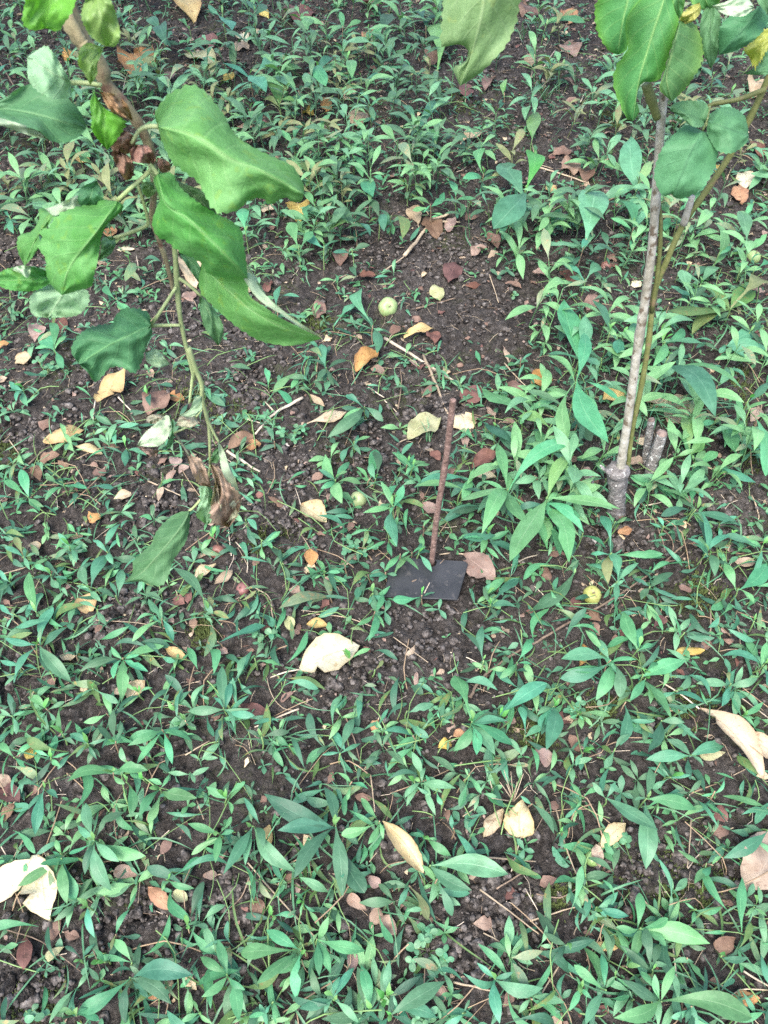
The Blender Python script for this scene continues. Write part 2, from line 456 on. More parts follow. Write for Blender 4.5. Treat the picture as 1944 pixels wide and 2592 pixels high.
def resample(pts, n):
    P = [Vector(p) for p in pts]
    d = [0.0]
    for a, b in zip(P, P[1:]): d.append(d[-1] + (b - a).length)
    T = d[-1] or 1e-9
    out, j = [], 0
    for i in range(n + 1):
        t = T * i / n
        while j < len(P) - 2 and d[j + 1] < t: j += 1
        seg = d[j + 1] - d[j] or 1e-9
        out.append(P[j].lerp(P[j + 1], min(1, max(0, (t - d[j]) / seg))))
    return out

def smooth_path(P, k):
    """Catmull-Rom through the points, k steps a span"""
    P = [Vector(p) for p in P]
    if len(P) < 3: return resample(P, max(1, k))
    Q = [P[0] * 2 - P[1]] + P + [P[-1] * 2 - P[-2]]
    out = []
    for i in range(1, len(Q) - 2):
        a, b, c, d = Q[i - 1], Q[i], Q[i + 1], Q[i + 2]
        for s in range(k):
            t = s / k
            out.append(0.5 * (2 * b + (c - a) * t + (2 * a - 5 * b + 4 * c - d) * t * t + (3 * b - a - 3 * c + d) * t ** 3))
    out.append(P[-1])
    return out

def tube(mb, path, radii, sides=6, cap=True, jitter=0.0, r=rng):
    path = [Vector(p) for p in path]
    n = len(path)
    start = len(mb.v)
    ref = None
    for i, p in enumerate(path):
        d = (path[min(i + 1, n - 1)] - path[max(i - 1, 0)])
        if d.length < 1e-9: d = Vector((0, 0, 1))
        d.normalize()
        if ref is None:
            ref = Vector((1, 0, 0)) if abs(d.x) < 0.8 else Vector((0, 1, 0))
        a = (ref - d * ref.dot(d)).normalized(); ref = a
        b = d.cross(a)
        rad = radii[i] if isinstance(radii, (list, tuple)) else radii
        for k in range(sides):
            th = 2 * math.pi * k / sides
            rr = rad * (1 + r.uniform(-jitter, jitter))
            mb.v.append(p + a * (math.cos(th) * rr) + b * (math.sin(th) * rr))
            mb.uv.append((k / sides, i / max(1, n - 1)))
    for i in range(n - 1):
        for k in range(sides):
            k2 = (k + 1) % sides
            mb.f.append((start + i * sides + k, start + i * sides + k2, start + (i + 1) * sides + k2, start + (i + 1) * sides + k))
            mb.mi.append(0)
    if cap:
        mb.f.append(tuple(start + k for k in reversed(range(sides)))); mb.mi.append(0)
        mb.f.append(tuple(start + (n - 1) * sides + k for k in range(sides))); mb.mi.append(0)

LANCE = [(0, .05), (.10, .07), (.20, .22), (.33, .58), (.46, .88), (.58, 1.0), (.70, .93), (.82, .68), (.92, .34), (1, 0)]
LANCE2 = [(0, .06), (.08, .14), (.18, .40), (.30, .72), (.42, .94), (.54, 1.0), (.68, .88), (.80, .62), (.91, .30), (1, 0)]
WEDGE = [(0, .05), (.12, .10), (.24, .26), (.37, .50), (.50, .76), (.62, .95), (.74, 1.0), (.85, .80), (.94, .42), (1, 0)]
OVAL = [(0, .06), (.08, .30), (.20, .66), (.34, .92), (.48, 1.0), (.62, .95), (.76, .76), (.88, .46), (.96, .18), (1, 0)]
SPOON = [(0, .06), (.15, .08), (.32, .16), (.48, .42), (.62, .80), (.74, 1.0), (.84, .95), (.92, .66), (.97, .36), (1, 0)]
ROUND = [(0, .1), (.10, .55), (.25, .86), (.45, 1.0), (.65, .97), (.82, .78), (.93, .48), (1, 0)]
HEART = [(0, .35), (.06, .75), (.18, .98), (.32, 1.0), (.48, .88), (.64, .68), (.80, .42), (.92, .16), (1, 0)]

def leaf_surface(mb, base, tip, width, prof=LANCE, arch=0.12, fold=0.25, wave=0.05, roll=0.0, sway=0.0, curl=0.0, cols=2,
                 serr=0.0, up=None, mi=0, r=rng, bite=0):
    """one leaf blade from base to tip; width is the half width"""
    base, tip = Vector(base), Vector(tip)
    d = tip - base
    L = d.length or 1e-6
    dn = d / L
    upv = Vector(up) if up is not None else Vector((0, 0, 1))
    n = upv - dn * upv.dot(dn)
    if n.length < 0.05:
        n = Vector((0, -1, 0.3)); n = n - dn * n.dot(dn)
    n.normalize()
    s_ = dn.cross(n)
    if roll:
        n, s_ = n * math.cos(roll) + s_ * math.sin(roll), s_ * math.cos(roll) - n * math.sin(roll)
    st = len(mb.v)
    nc = 2 * cols + 1
    ph, ph2 = r.uniform(0, 6.28), r.uniform(0, 6.28)
    bites = [(r.randrange(2, len(prof) - 2), r.choice((-1, 1)), r.uniform(.25, .7)) for _ in range(bite)]
    for i, (s, w) in enumerate(prof):
        c = base + d * s + n * (arch * L * 4 * s * (1 - s)) + s_ * (sway * L * math.sin(math.pi * s))
        ww = width * w
        for k in range(nc):
            u = (k - cols) / cols
            e = 1.0
            if abs(u) > 0.99 and serr: e += r.uniform(-serr, serr)
            for (bi, bs, ba) in bites:
                if i == bi and u * bs > 0: e *= ba
            lat = u * ww * e
            z = abs(u) * ww * fold - curl * (u * u) * ww + wave * width * math.sin(s * 11 + ph + u * 2.0) * abs(u) + wave * 0.6 * width * math.sin(s * 6 + ph2)
            mb.v.append(c + s_ * lat + n * z)
            mb.uv.append((0.5 + 0.5 * u, s))
    for i in range(len(prof) - 1):
        for k in range(nc - 1):
            a = st + i * nc + k
            mb.f.append((a, a + 1, a + nc + 1, a + nc))
            mb.mi.append(mi)

def tag(o, label, cat, group=None, kind=None):
    if label: o['label'] = label
    if cat: o['category'] = cat
    if group: o['group'] = group
    if kind: o['kind'] = kind
    return o

def empty(name, loc):
    e = bpy.data.objects.new(name, None)
    e.empty_display_size = 0.01
    COL.objects.link(e)
    e.location = loc
    return e

THINGS = []          # (object, family, look phrase, px, py): the labels are worded at the end
def note(o, fam, look, p, cat, group):
    px, py = proj(p)
    o['category'] = cat
    o['group'] = group
    THINGS.append((o, fam, look, px, py))

# ------------------------------------------------------------------ ground
def axis(fine, lo, hi):
    out = list(fine)
    a = fine[0]; st = fine[1] - fine[0]
    while a > lo:
        st *= 1.7; a -= st; out.insert(0, a)
    b = fine[-1]; st = fine[-1] - fine[-2]
    while b < hi:
        st *= 1.7; b += st; out.append(b)
    return np.array(out)

xs = axis(np.arange(-1.62, 1.6201, 0.0052), -80, 80)
yf = [-0.25]
while yf[-1] < 3.9:
    yf.append(yf[-1] + 0.0042 + 0.0018 * max(0, yf[-1]))
ys = axis(np.array(yf), -80, 80)
X, Y = np.meshgrid(xs, ys)
Z = ground_fine(X.ravel(), Y.ravel())
V = np.column_stack([X.ravel(), Y.ravel(), Z])
nx, ny = len(xs), len(ys)
I = np.arange(nx * ny).reshape(ny, nx)
F = np.column_stack([I[:-1, :-1].ravel(), I[:-1, 1:].ravel(), I[1:, 1:].ravel(), I[1:, :-1].ravel()])
gm = bpy.data.meshes.new('ground')
gm.vertices.add(len(V)); gm.vertices.foreach_set('co', V.ravel())
gm.loops.add(F.size); gm.loops.foreach_set('vertex_index', F.ravel().astype(np.int32))
gm.polygons.add(len(F)); gm.polygons.foreach_set('loop_start', np.arange(0, F.size, 4, dtype=np.int32))
gm.polygons.foreach_set('use_smooth', np.ones(len(F), dtype=bool))
gm.update(calc_edges=True)
gm.materials.append(M['soil'])
ground = bpy.data.objects.new('ground', gm)
COL.objects.link(ground)
ground['kind'] = 'structure'
ground['label'] = 'dark crumbly garden soil under the weeds'

# bare patches of soil in the photograph: centre and radii in picture pixels
BARE = [(1200, 790, 200, 140), (1100, 1625, 170, 110), (540, 120, 150, 80), (650, 300, 70, 60), (370, 2330, 150, 90), (590, 2270, 80, 80),
        (1265, 2300, 150, 110), (1180, 2400, 110, 70), (1680, 2190, 160, 90), (870, 1700, 130, 70), (300, 1560, 80, 60), (60, 650, 90, 70),
        (950, 1170, 70, 70), (420, 1270, 110, 70), (760, 1190, 110, 70), (1000, 640, 120, 70), (80, 1100, 80, 60), (1840, 1330, 80, 50),
        (1100, 1040, 90, 60), (620, 850, 60, 60), (1350, 420, 110, 80), (1250, 130, 130, 70), (480, 780, 70, 90), (690, 1340, 110, 60),
        (1560, 1360, 70, 60), (60, 2500, 110, 80), (260, 930, 90, 60), (1130, 640, 90, 70), (640, 980, 60, 60), (1500, 560, 70, 60)]
def bareness(px, py):
    b = 0.0
    for (x, y, rx, ry) in BARE:
        q = ((px - x) / rx) ** 2 + ((py - y) / ry) ** 2
        if q < 1: b = max(b, 1 - q * q)
    return b

import bmesh
def clod_mesh(k, sub):
    bm = bmesh.new()
    bmesh.ops.create_icosphere(bm, subdivisions=sub, radius=1.0)
    rr = random.Random(k)
    sc = (rr.uniform(.8, 1.25), rr.uniform(.75, 1.1), rr.uniform(.55, .85))
    for v in bm.verts:
        f = rr.uniform(.74, 1.14)
        v.co = Vector((v.co.x * sc[0] * f, v.co.y * sc[1] * f, v.co.z * sc[2] * f))
    co = np.array([v.co[:] for v in bm.verts]); fa = [tuple(v.index for v in f.verts) for f in bm.faces]
    bm.free()
    return co, fa
CL1 = [clod_mesh(k, 1) for k in range(6)]
CL2 = [clod_mesh(20 + k, 2) for k in range(8)]

clod_me = []
for k, (co, fa) in enumerate(CL2 + CL2):
    me = bpy.data.meshes.new('clod')
    me.from_pydata(co.tolist(), [], fa)
    me.materials.append(M['clod_big'])
    me.polygons.foreach_set('use_smooth', [True] * len(fa))
    clod_me.append(me)
placed = 0
while placed < 290:
    b = rng.choice(BARE)
    px, py = b[0] + rng.gauss(0, .5) * b[2], b[1] + rng.gauss(0, .5) * b[3]
    if not (0 < px < PW and 0 < py < PH): continue
    p = at(px, py)
    o = bpy.data.objects.new('clod', rng.choice(clod_me))
    COL.objects.link(o)
    o.parent = ground
    s = min(0.013, 0.0042 + rng.expovariate(1 / 0.0030))
    o.location = (p.x, p.y, p.z + s * 0.25)
    o.scale = (s, s, s)
    o.rotation_euler = (U(-.5, .5), U(-.5, .5), U(0, 6.3))
    placed += 1

def rand_view(margin=60):
    """a random soil point, even over the ground that the picture covers"""
    while True:
        y = U(0.05, 3.35)
        x = U(-1.55, 1.55)
        px, py = proj((x, y, 0))
        if -margin < px < PW + margin and -margin < py < PH + margin:
            return x, y, px, py

VV, FF = [], []
cnt = 0
nv = 0
for i in range(24000):
    x, y, px, py = rand_view()
    if i % 3 == 0:
        b = rng.choice(BARE); p = at(b[0] + rng.gauss(0, .6) * b[2], b[1] + rng.gauss(0, .6) * b[3]); x, y = p.x, p.y
    co, fa = rng.choice(CL1)
    s = min(0.010, 0.0017 + rng.expovariate(1 / 0.0022))
    a = U(0, 6.28); ca, sa = math.cos(a), math.sin(a)
    q = co * s
    z = gz(x, y) + U(-0.001, 0.007)
    VV.append(np.column_stack([q[:, 0] * ca - q[:, 1] * sa + x, q[:, 0] * sa + q[:, 1] * ca + y, q[:, 2] + z]))
    FF.extend([(f[0] + nv, f[1] + nv, f[2] + nv) for f in fa])
    nv += len(co)
me = bpy.data.meshes.new('soil_crumbs')
me.from_pydata(np.concatenate(VV).tolist(), [], FF)
me.materials.append(M['clod'])
me.polygons.foreach_set('use_smooth', [True] * len(FF))
o = bpy.data.objects.new('soil_crumbs', me)
COL.objects.link(o); o.parent = ground; o['kind'] = 'stuff'

# ------------------------------------------------------------------ the sapling
def rc(reg, pts): return [nat(reg, *p) for p in pts]

def traced(name, mat, parent, origin, reg, left, mid, right, dfun, tilt=(0.0, 0.0), arch=0.012, wave=0.0030, ddepth=0.0, off=0.0, rows=16, cols=4, serr=0.06, seed=1):
    """a large leaf: outline and midrib measured in the photograph, set at its own distance, tilted, arched and rippled"""
    rr = random.Random(seed)
    rows = int(rows * 1.9); cols = cols + 2 if cols > 2 else cols
    serr = max(serr, .045)
    mid, left, right = rc(reg, mid), rc(reg, left), rc(reg, right)
    base, tip = mid[0], mid[-1]
    v2 = lambda L: [Vector((a, b, 0)) for a, b in L]
    Lp = resample(smooth_path(v2([base] + left + [tip]), 5), rows)
    Rp = resample(smooth_path(v2([base] + right + [tip]), 5), rows)
    Mp = resample(smooth_path(v2(mid), 5), rows)
    mb = MB()
    nc = 2 * cols + 1
    p1, p2, p3 = rr.uniform(0, 6), rr.uniform(0, 6), rr.uniform(0, 6)
    d0 = dfun(base[1]) + off
    for i in range(rows + 1):
        s = i / rows
        for k in range(nc):
            u = (k - cols) / cols
            E = Lp[i] if u < 0 else Rp[i]
            au = abs(u)
            q = Mp[i].lerp(E, au * (1 + ((serr * (.9 if i % 2 else -.6) * rr.uniform(.3, 1.3)) if au > .99 and 0 < i < rows else 0)))
            dep = d0 + (dfun(tip[1]) - dfun(base[1])) * s * 0.6 + ddepth * s
            dep += (tilt[0] if u < 0 else tilt[1]) * au ** 1.3
            dep -= arch * 4 * s * (1 - s)
            dep += wave * (math.sin(s * 13 + p1 + u * 1.5) * au + 0.7 * math.sin(s * 7 + u * 3 + p2) + 0.5 * math.sin(u * 7 + p3) * s + 0.24 * math.sin(s * 27 - au * 5 + p3) * min(1, 2.5 * au) + 0.3 * math.sin(s * 19 + u * 11 + p1))
            mb.v.append(pt(q.x, q.y, dep))
            mb.uv.append((0.5 + 0.5 * u, s))
    for i in range(rows):
        for k in range(nc - 1):
            a = i * nc + k
            mb.f.append((a, a + 1, a + nc + 1, a + nc)); mb.mi.append(0)
    return mb.build(name, mat, parent, origin)

sap_base = at(1562, 1300)
Y0 = sap_base.y
sapd = lambda py: vdepth(py, Y0)
sap = empty('apple_sapling', sap_base)
tag(sap, 'young apple sapling with pale trunk, green side shoot and broad leaves', 'sapling')

def stem(name, mat, parent, origin, pxpts, radii, dfun, off=0.0, sides=10, k=5, jitter=0.06):
    P = [pt(x, y, dfun(y) + off) for x, y in pxpts]
    Q = smooth_path(P, k)
    R = [radii[0] + (radii[1] - radii[0]) * i / (len(Q) - 1) for i in range(len(Q))] if isinstance(radii, tuple) else radii
    nodes_ = {random.Random(len(Q)).randrange(2, max(3, len(Q) - 2)) for _ in range(1)} | {j for j in range(3, len(Q) - 2) if random.Random(j * 7 + len(Q)).random() < .12}
    R = [r_ * (1 + (0.16 if i in nodes_ else 0)) for i, r_ in enumerate(R)]
    mb = MB(); tube(mb, Q, R, sides, True, jitter)
    return mb.build(name, mat, parent, origin)

# swollen grey foot, pale trunk, shoots
foot = [sap_base + Vector((0, 0, -0.03)), pt(1560, 1275, sapd(1275)), pt(1562, 1240, sapd(1240)), pt(1563, 1212, sapd(1212)), pt(1564, 1188, sapd(1188)), pt(1565, 1180, sapd(1180))]
mb = MB(); tube(mb, smooth_path(foot, 4), [0.0164, 0.0163, 0.01616, 0.01599, 0.01579, 0.0147, 0.01428, 0.01445, 0.0147, 0.01512, 0.01596, 0.0168, 0.01722, 0.01638, 0.01722, 0.01974, 0.0189, 0.01764, 0.01596, 0.0126, 0.0084], 16, True, 0.13)
mb.build('root_collar', M['bark_grey'], sap, sap_base)
mb = MB()
tube(mb, smooth_path([pt(1550, 1198, sapd(1198) - .01), pt(1532, 1190, sapd(1190) - .015), pt(1520, 1178, sapd(1178) - .016)], 3), [.006, .005, .004, .003, .003, .0025, .002], 7, True, .15)
mb.build('stub', M['bark_grey'], sap, sap_base)
stem('trunk', M['bark'], sap, sap_base, [(1570, 1195), (1577, 1140), (1591, 1050), (1611, 900), (1634, 750), (1653, 600), (1664, 430), (1678, 258), (1695, 100), (1712, -90), (1722, -260)], (.0078, .0036), sapd, 0, 12, 6, .05)
stem('shoot', M['bark_green'], sap, sap_base, [(1587, 1195), (1600, 1090), (1622, 985), (1640, 880), (1657, 740), (1690, 655), (1730, 566), (1790, 480), (1850, 390), (1898, 300), (1938, 213), (1990, 90), (2040, -80)], (.0044, .0034), sapd, 0.012, 10, 6, .05)
stem('shoot', M['bark_green'], sap, sap_base, [(1650, 790), (1668, 660), (1672, 560), (1664, 470), (1668, 330)], (.0032, .0022), sapd, 0.008, 8, 5, .05)
stem('stub', M['bark'], sap, sap_base, [(1730, 568), (1742, 530), (1753, 496)], (.005, .0038), sapd, .010, 8, 4)
stem('stub', M['bark_green'], sap, sap_base, [(1664, 300), (1652, 262), (1636, 214)], (.0045, .0055), sapd, -.01, 8, 4)
stem('twig', M['bark_green'], sap, sap_base, [(1938, 226), (1868, 252), (1795, 267), (1791, 300)], (.0032, .0018), sapd, .005, 7, 4)

def petiole(parent, origin, reg, pts, dfun, off, r0=.0014, r1=.0011, mat='petiole'):
    P = [pt(*nat(reg, *p), dfun(nat(reg, *p)[1]) + off) for p in pts]
    mb = MB(); Q = smooth_path(P, 4)
    tube(mb, Q, [r0 + (r1 - r0) * i / (len(Q) - 1) for i in range(len(Q))], 6)
    return mb.build('petiole', M[mat], parent, origin)

def sl(mat, left, mid, right, off, **k):
    return traced('leaf', M[mat], sap, sap_base, 'F', left, mid, right, sapd, off=off, **k)
sl('sap_leaf', [(300, -150), (240, 0), (215, 60), (230, 250), (330, 420)], [(560, -260), (480, 60), (430, 300), (410, 455)], [(700, -100), (560, 40), (480, 180), (490, 400)], -.05, seed=1, tilt=(.01, -.008))
sl('sap_leaf', [(560, -50), (470, 200), (490, 400), (390, 560), (375, 720), (420, 850), (480, 985)], [(830, -200), (790, 10), (680, 340), (590, 660), (535, 1008)], [(890, -60), (920, 150), (850, 400), (755, 660), (610, 690), (560, 830), (590, 930)], -.035, seed=2, tilt=(.012, .012), serr=.03)
sl('sap_leaf', [(900, 230), (840, 450), (775, 660), (755, 745)], [(930, 170), (860, 420), (810, 640), (855, 846)], [(1050, 200), (1110, 350), (1112, 500), (1040, 640), (960, 750)], -.06, seed=3, tilt=(.004, .02), serr=.03)
sl('sap_leaf_deep', [(1105, 140), (1095, 280), (1115, 420)], [(1180, 0), (1180, 280), (1180, 575)], [(1260, 130), (1262, 300), (1232, 480)], -.03, seed=4)
sl('sap_leaf_deep', [(1480, 120), (1350, 130), (1262, 230), (1245, 350)], [(1600, 40), (1460, 240), (1250, 460)], [(1660, 140), (1640, 220), (1560, 320), (1400, 420)], -.05, seed=5, tilt=(.01, .01))
sl('apple_under', [(1290, 20), (1400, -20), (1500, 0)], [(1190, 50), (1350, 65), (1545, 60)], [(1300, 120), (1440, 138), (1510, 100)], -.09, seed=6)
sl('sap_leaf_yellow', [(1600, 250), (1520, 350), (1455, 420)], [(1720, 230), (1620, 360), (1500, 470)], [(1680, 380), (1630, 450), (1550, 565)], -.02, seed=7, serr=.25)
sl('sap_leaf_deep', [(1640, 420), (1590, 530), (1500, 590)], [(1760, 440), (1640, 540), (1445, 612)], [(1740, 590), (1640, 620), (1540, 625)], -.01, seed=8)
sl('sap_leaf_yellow', [(1000, 60), (940, 120), (925, 180)], [(1090, 20), (1020, 120), (930, 200)], [(1100, 80), (1080, 130), (1010, 190)], -.04, seed=9)
sl('sap_leaf', [(860, -120), (862, 0), (890, 100)], [(930, -220), (915, 0), (918, 160)], [(985, -100), (965, 20), (950, 100)], -.075, seed=10)
sl('sap_leaf_deep', [(1560, -60), (1570, 10), (1620, 80)], [(1700, -160), (1670, 0), (1700, 140)], [(1800, -60), (1800, 40), (1760, 120)], -.06, seed=11)
sl('sap_leaf', [(960, -100), (1000, -20), (1060, 60)], [(1080, -200), (1120, -40), (1190, 100)], [(1220, -160), (1260, -20), (1240, 70)], -.02, seed=12)
sl('sap_leaf', [(1240, -160), (1260, -60), (1330, -10)], [(1420, -260), (1420, -100), (1440, 30)], [(1560, -160), (1560, -60), (1510, 0)], -.03, seed=13)
l10 = sl('sap_leaf_deep', [(1000, 1040), (880, 1110), (770, 1250), (715, 1400), (720, 1520), (790, 1640), (838, 1600)], [(1115, 1095), (1020, 1260), (955, 1420), (870, 1640)], [(1185, 1120), (1240, 1230), (1220, 1380), (1150, 1520), (1050, 1610), (930, 1658)], -.055, seed=14, tilt=(.012, .012), serr=.03)
sl('sap_leaf_deep', [(1165, 900), (1120, 850), (1000, 838), (900, 850), (850, 890)], [(1140, 1010), (1000, 960), (845, 925)], [(1100, 1060), (1010, 1045), (940, 980)], -.045, seed=15, serr=.03)
sl('sap_leaf_deep', [(1180, 950), (1260, 900), (1350, 895), (1450, 950), (1490, 1050)], [(1160, 1010), (1320, 1070), (1497, 1130)], [(1148, 1080), (1180, 1180), (1250, 1262), (1370, 1272), (1480, 1190)], -.045, seed=16, tilt=(.01, .008), serr=.03)
petiole(l10, sap_base, 'F', [(1160, 985), (1150, 1010), (1115, 1095)], sapd, -.03)
petiole(sap, sap_base, 'F', [(850, -60), (900, 100), (930, 180)], sapd, -.03)
petiole(sap, sap_base, 'F', [(1155, 990), (1165, 930), (1175, 885)], sapd, -.012)

# cut stems beside the sapling
def cut_stem(name, top, bot, rad, label, lean=0.0):
    b = at(*bot)
    t = pt(*top, vdepth(top[1], b.y + lean))
    e = empty(name, b)
    tag(e, label, 'cut stem', 'pruned stems around the sapling')
    mb = MB()
    P = smooth_path([b - Vector((0, 0, .03)), b, b.lerp(t, .35) + Vector((U(-.003, .003), 0, 0)), b.lerp(t, .7), t], 4)
    tube(mb, P, [rad * (1.12 - .16 * i / (len(P) - 1)) for i in range(len(P))], 11, False, .08)
    mb.build('bark', M['stub_bark'], e, b)
    d = (P[-1] - P[-2]).normalized()
    mb = MB(); tube(mb, [t - d * .004, t - d * .0005, t + d * .0012], [rad * .93, rad * .93, rad * .6], 11, True, .05)
    mb.build('cut_face', M['cut_wood'], e, b)
cut_stem('cut_stem', (1676, 1096), (1645, 1206), .0100, 'thick grey cut stem with white flecks right of the sapling foot')
cut_stem('cut_stem', (1649, 1062), (1632, 1175), .0066, 'thin pale cut stem between the sapling trunk and thick stub')
cut_stem('cut_stem', (1485, 1188), (1494, 1250), .0075, 'short grey cut stump on the left of the sapling foot')

# ------------------------------------------------------------------ hanging branch on the left
BY = 0.47
brd = lambda py: vdepth(py, BY)
br_top = pt(60, -420, brd(-420))
br = empty('apple_tree', br_top)
tag(br, 'apple tree branch with broad leaves hanging in at the top left', 'tree branch')
def bstem(reg, pts, radii, off=0.0, mat='petiole', name='twig', sides=8):
    return stem(name, M[mat], br, br_top, rc(reg, pts), radii, brd, off, sides, 5, .05)
bstem('A', [(200, -1450), (420, -500), (620, 150), (745, 390), (870, 560), (930, 745), (1090, 920), (1220, 1100), (1300, 1270), (1340, 1420)], (.0060, .0024), 0, 'bark_branch', 'stem', 10)
bstem('A', [(560, 40), (700, 330), (745, 395)], (.0022, .003), -.006, 'bark_branch')
bstem('C', [(1330, -120), (1350, 120), (1330, 380), (1370, 520), (1440, 720), (1490, 900), (1510, 1010)], (.0024, .0015), .01, 'bark_branch')
bstem('C', [(1320, -90), (1420, 220), (1500, 480), (1530, 680), (1550, 1000), (1580, 1280), (1640, 1560), (1700, 1800)], (.0022, .0014), 0)
bstem('D', [(630, 0), (690, 180), (750, 330), (755, 460), (800, 640), (820, 780), (828, 1060)], (.0022, .0012), 0)
bstem('D', [(800, 640), (850, 750), (910, 860)], (.0012, .001), 0)
bstem('D', [(680, 170), (662, 320), (640, 500)], (.0012, .001), 0)
bstem('D', [(505, 770), (560, 850), (640, 975)], (.0009, .0008), 0, 'wilt_leaf')
bstem('D', [(750, 560), (640, 700), (505, 770)], (.0009, .0008), 0, 'petiole')

LAST = [None]
def bl(mat, reg, left, mid, right, off, **k):
    LAST[0] = traced('leaf', M[mat], br, br_top, reg, left, mid, right, brd, off=off, **k)
    return LAST[0]
def bpet(leaf_ob, reg, pts, off=0.0):
    petiole(leaf_ob or LAST[0], br_top, reg, pts, brd, off)
bl('apple_leaf_lime', 'A', [(300, -220), (225, 0), (200, 200), (290, 268)], [(470, -330), (440, 0), (395, 245)], [(640, -220), (655, 40), (565, 200), (500, 272)], -.03, seed=21, serr=.03)
bl('apple_leaf_lime', 'A', [(740, 20), (712, 150), (780, 300), (890, 390)], [(830, -140), (880, 150), (940, 405)], [(960, -10), (1030, 170), (1048, 330), (1005, 405)], -.035, seed=22, serr=.02)
bl('apple_leaf_lime', 'A', [(770, 375), (700, 430), (683, 560), (735, 640)], [(890, 405), (800, 540), (790, 745)], [(905, 430), (852, 560), (850, 650)], -.02, seed=23)
bl('apple_leaf_pale', 'A', [(530, 560), (450, 440), (390, 405), (290, 460)], [(622, 722), (430, 620), (238, 505)], [(605, 850), (480, 860), (340, 805), (248, 690)], -.03, seed=24, tilt=(.004, .004), serr=.05)
bpet(None, 'A', [(622, 722), (760, 728), (890, 745)], -.02)
bl('apple_leaf_dark', 'A', [(-180, 850), (0, 880), (230, 740), (400, 790), (570, 850), (690, 960), (745, 1070)], [(-330, 960), (0, 950), (350, 1010), (752, 1130)], [(-180, 1010), (0, 1040), (200, 1100), (350, 1150), (430, 1225), (560, 1248), (690, 1195)], -.015, seed=25, tilt=(.006, -.012), serr=.02)
bl('apple_under', 'A', [(-150, 1000), (0, 1030), (200, 1090), (340, 1140)], [(-280, 990), (0, 1060), (220, 1130), (415, 1215)], [(-150, 1060), (0, 1095), (200, 1165), (330, 1205)], -.034, seed=26, serr=.08, cols=2)
bl('apple_leaf_lime', 'A', [(785, 900), (800, 1000), (803, 1130), (860, 1225)], [(820, 795), (890, 1020), (940, 1315)], [(900, 930), (1020, 1010), (1102, 1070), (1030, 1212)], -.012, seed=27, serr=.08)
bl('dry_leaf', 'A', [(950, 950), (1040, 1010)], [(870, 800), (1000, 910), (1165, 1060)], [(1000, 825), (1115, 920)], -.012, seed=28, arch=.02, wave=.006)
bl('dry_leaf', 'A', [(1140, 1320), (1150, 1400), (1220, 1425)], [(1190, 1265), (1260, 1350), (1335, 1435)], [(1300, 1280), (1362, 1385)], -.012, seed=29, arch=.02, wave=.006)
bl('dry_leaf', 'A', [(975, 1340), (1040, 1490), (1100, 1575)], [(1030, 1310), (1100, 1420), (1150, 1565)], [(1150, 1390), (1170, 1500)], -.004, seed=30, arch=.02, wave=.006)
bl('dry_leaf', 'A', [(970, 1200), (985, 1320)], [(1080, 1140), (1070, 1250), (1060, 1350)], [(1185, 1200), (1150, 1330)], .006, seed=31, arch=.02, wave=.006)
bl('dry_leaf', 'A', [(1390, 1480), (1440, 1510)], [(1370, 1375), (1430, 1450), (1490, 1490)], [(1450, 1400), (1492, 1440)], .002, seed=32, arch=.015)
bl('apple_leaf', 'A', [(1240, 1600), (1250, 1690)], [(1330, 1590), (1310, 1650), (1290, 1730)], [(1380, 1620), (1350, 1700)], .01, seed=33)
# broad leaves right of the branch
bl('apple_leaf', 'B', [(160, 330), (240, 210), (350, 135), (470, 108), (580, 190), (690, 330), (760, 460), (850, 550), (1060, 660), (1230, 740), (1315, 880)],
   [(185, 430), (400, 480), (560, 560), (760, 690), (1000, 780), (1318, 960)],
   [(212, 540), (290, 700), (400, 790), (500, 870), (620, 1080), (780, 1092), (890, 1010), (1000, 985), (1050, 1042), (1170, 980), (1235, 1022), (1300, 1010)], -.04, seed=34, tilt=(.034, .022), arch=.016, wave=.004, rows=24, cols=5, serr=.02)
bpet(None, 'B', [(185, 430), (110, 430), (40, 460), (-20, 560)], -.02)
bl('apple_leaf_dark', 'B', [(400, 880), (560, 950), (620, 1040)], [(320, 850), (470, 980), (640, 1120)], [(350, 920), (450, 1010), (560, 1090)], .0, seed=35)
bl('apple_leaf', 'B', [(290, 790), (340, 880), (440, 980), (620, 1100), (760, 1170), (830, 1240), (850, 1340), (870, 1480)],
   [(180, 800), (240, 1030), (420, 1150), (600, 1320), (760, 1480), (882, 1612)],
   [(148, 850), (200, 990), (180, 1040), (138, 1180), (180, 1290), (260, 1325), (340, 1400), (520, 1490), (570, 1570), (680, 1602), (800, 1612)], -.05, seed=36, tilt=(.022, .030), arch=.014, wave=.004, rows=22, cols=5, serr=.015)
bpet(None, 'B', [(180, 800), (150, 760), (120, 720)], -.03)
bl('apple_leaf', 'B', [(860, 1600), (890, 1740), (1000, 1825), (1130, 1915), (1290, 1995), (1400, 2050)],
   [(520, 1500), (700, 1680), (900, 1850), (1150, 1990), (1465, 2078)],
   [(500, 1640), (530, 1745), (640, 1850), (760, 1960), (950, 2085), (1100, 2125), (1250, 2132)], -.02, seed=37, tilt=(-.012, .022), arch=.014, rows=20, serr=.015)
bl('apple_under', 'B', [(870, 1640), (930, 1740), (1100, 1860), (1280, 1985)], [(840, 1600), (960, 1770), (1150, 1895), (1468, 2076)], [(900, 1570), (1000, 1720), (1180, 1880), (1330, 1985)], -.045, seed=38, cols=2, serr=.02)
bl('apple_leaf_dark', 'B', [(505, 1790), (530, 1950), (590, 2060)], [(515, 1740), (600, 1930), (655, 2135)], [(620, 1850), (690, 1980), (680, 2080)], .01, seed=39)
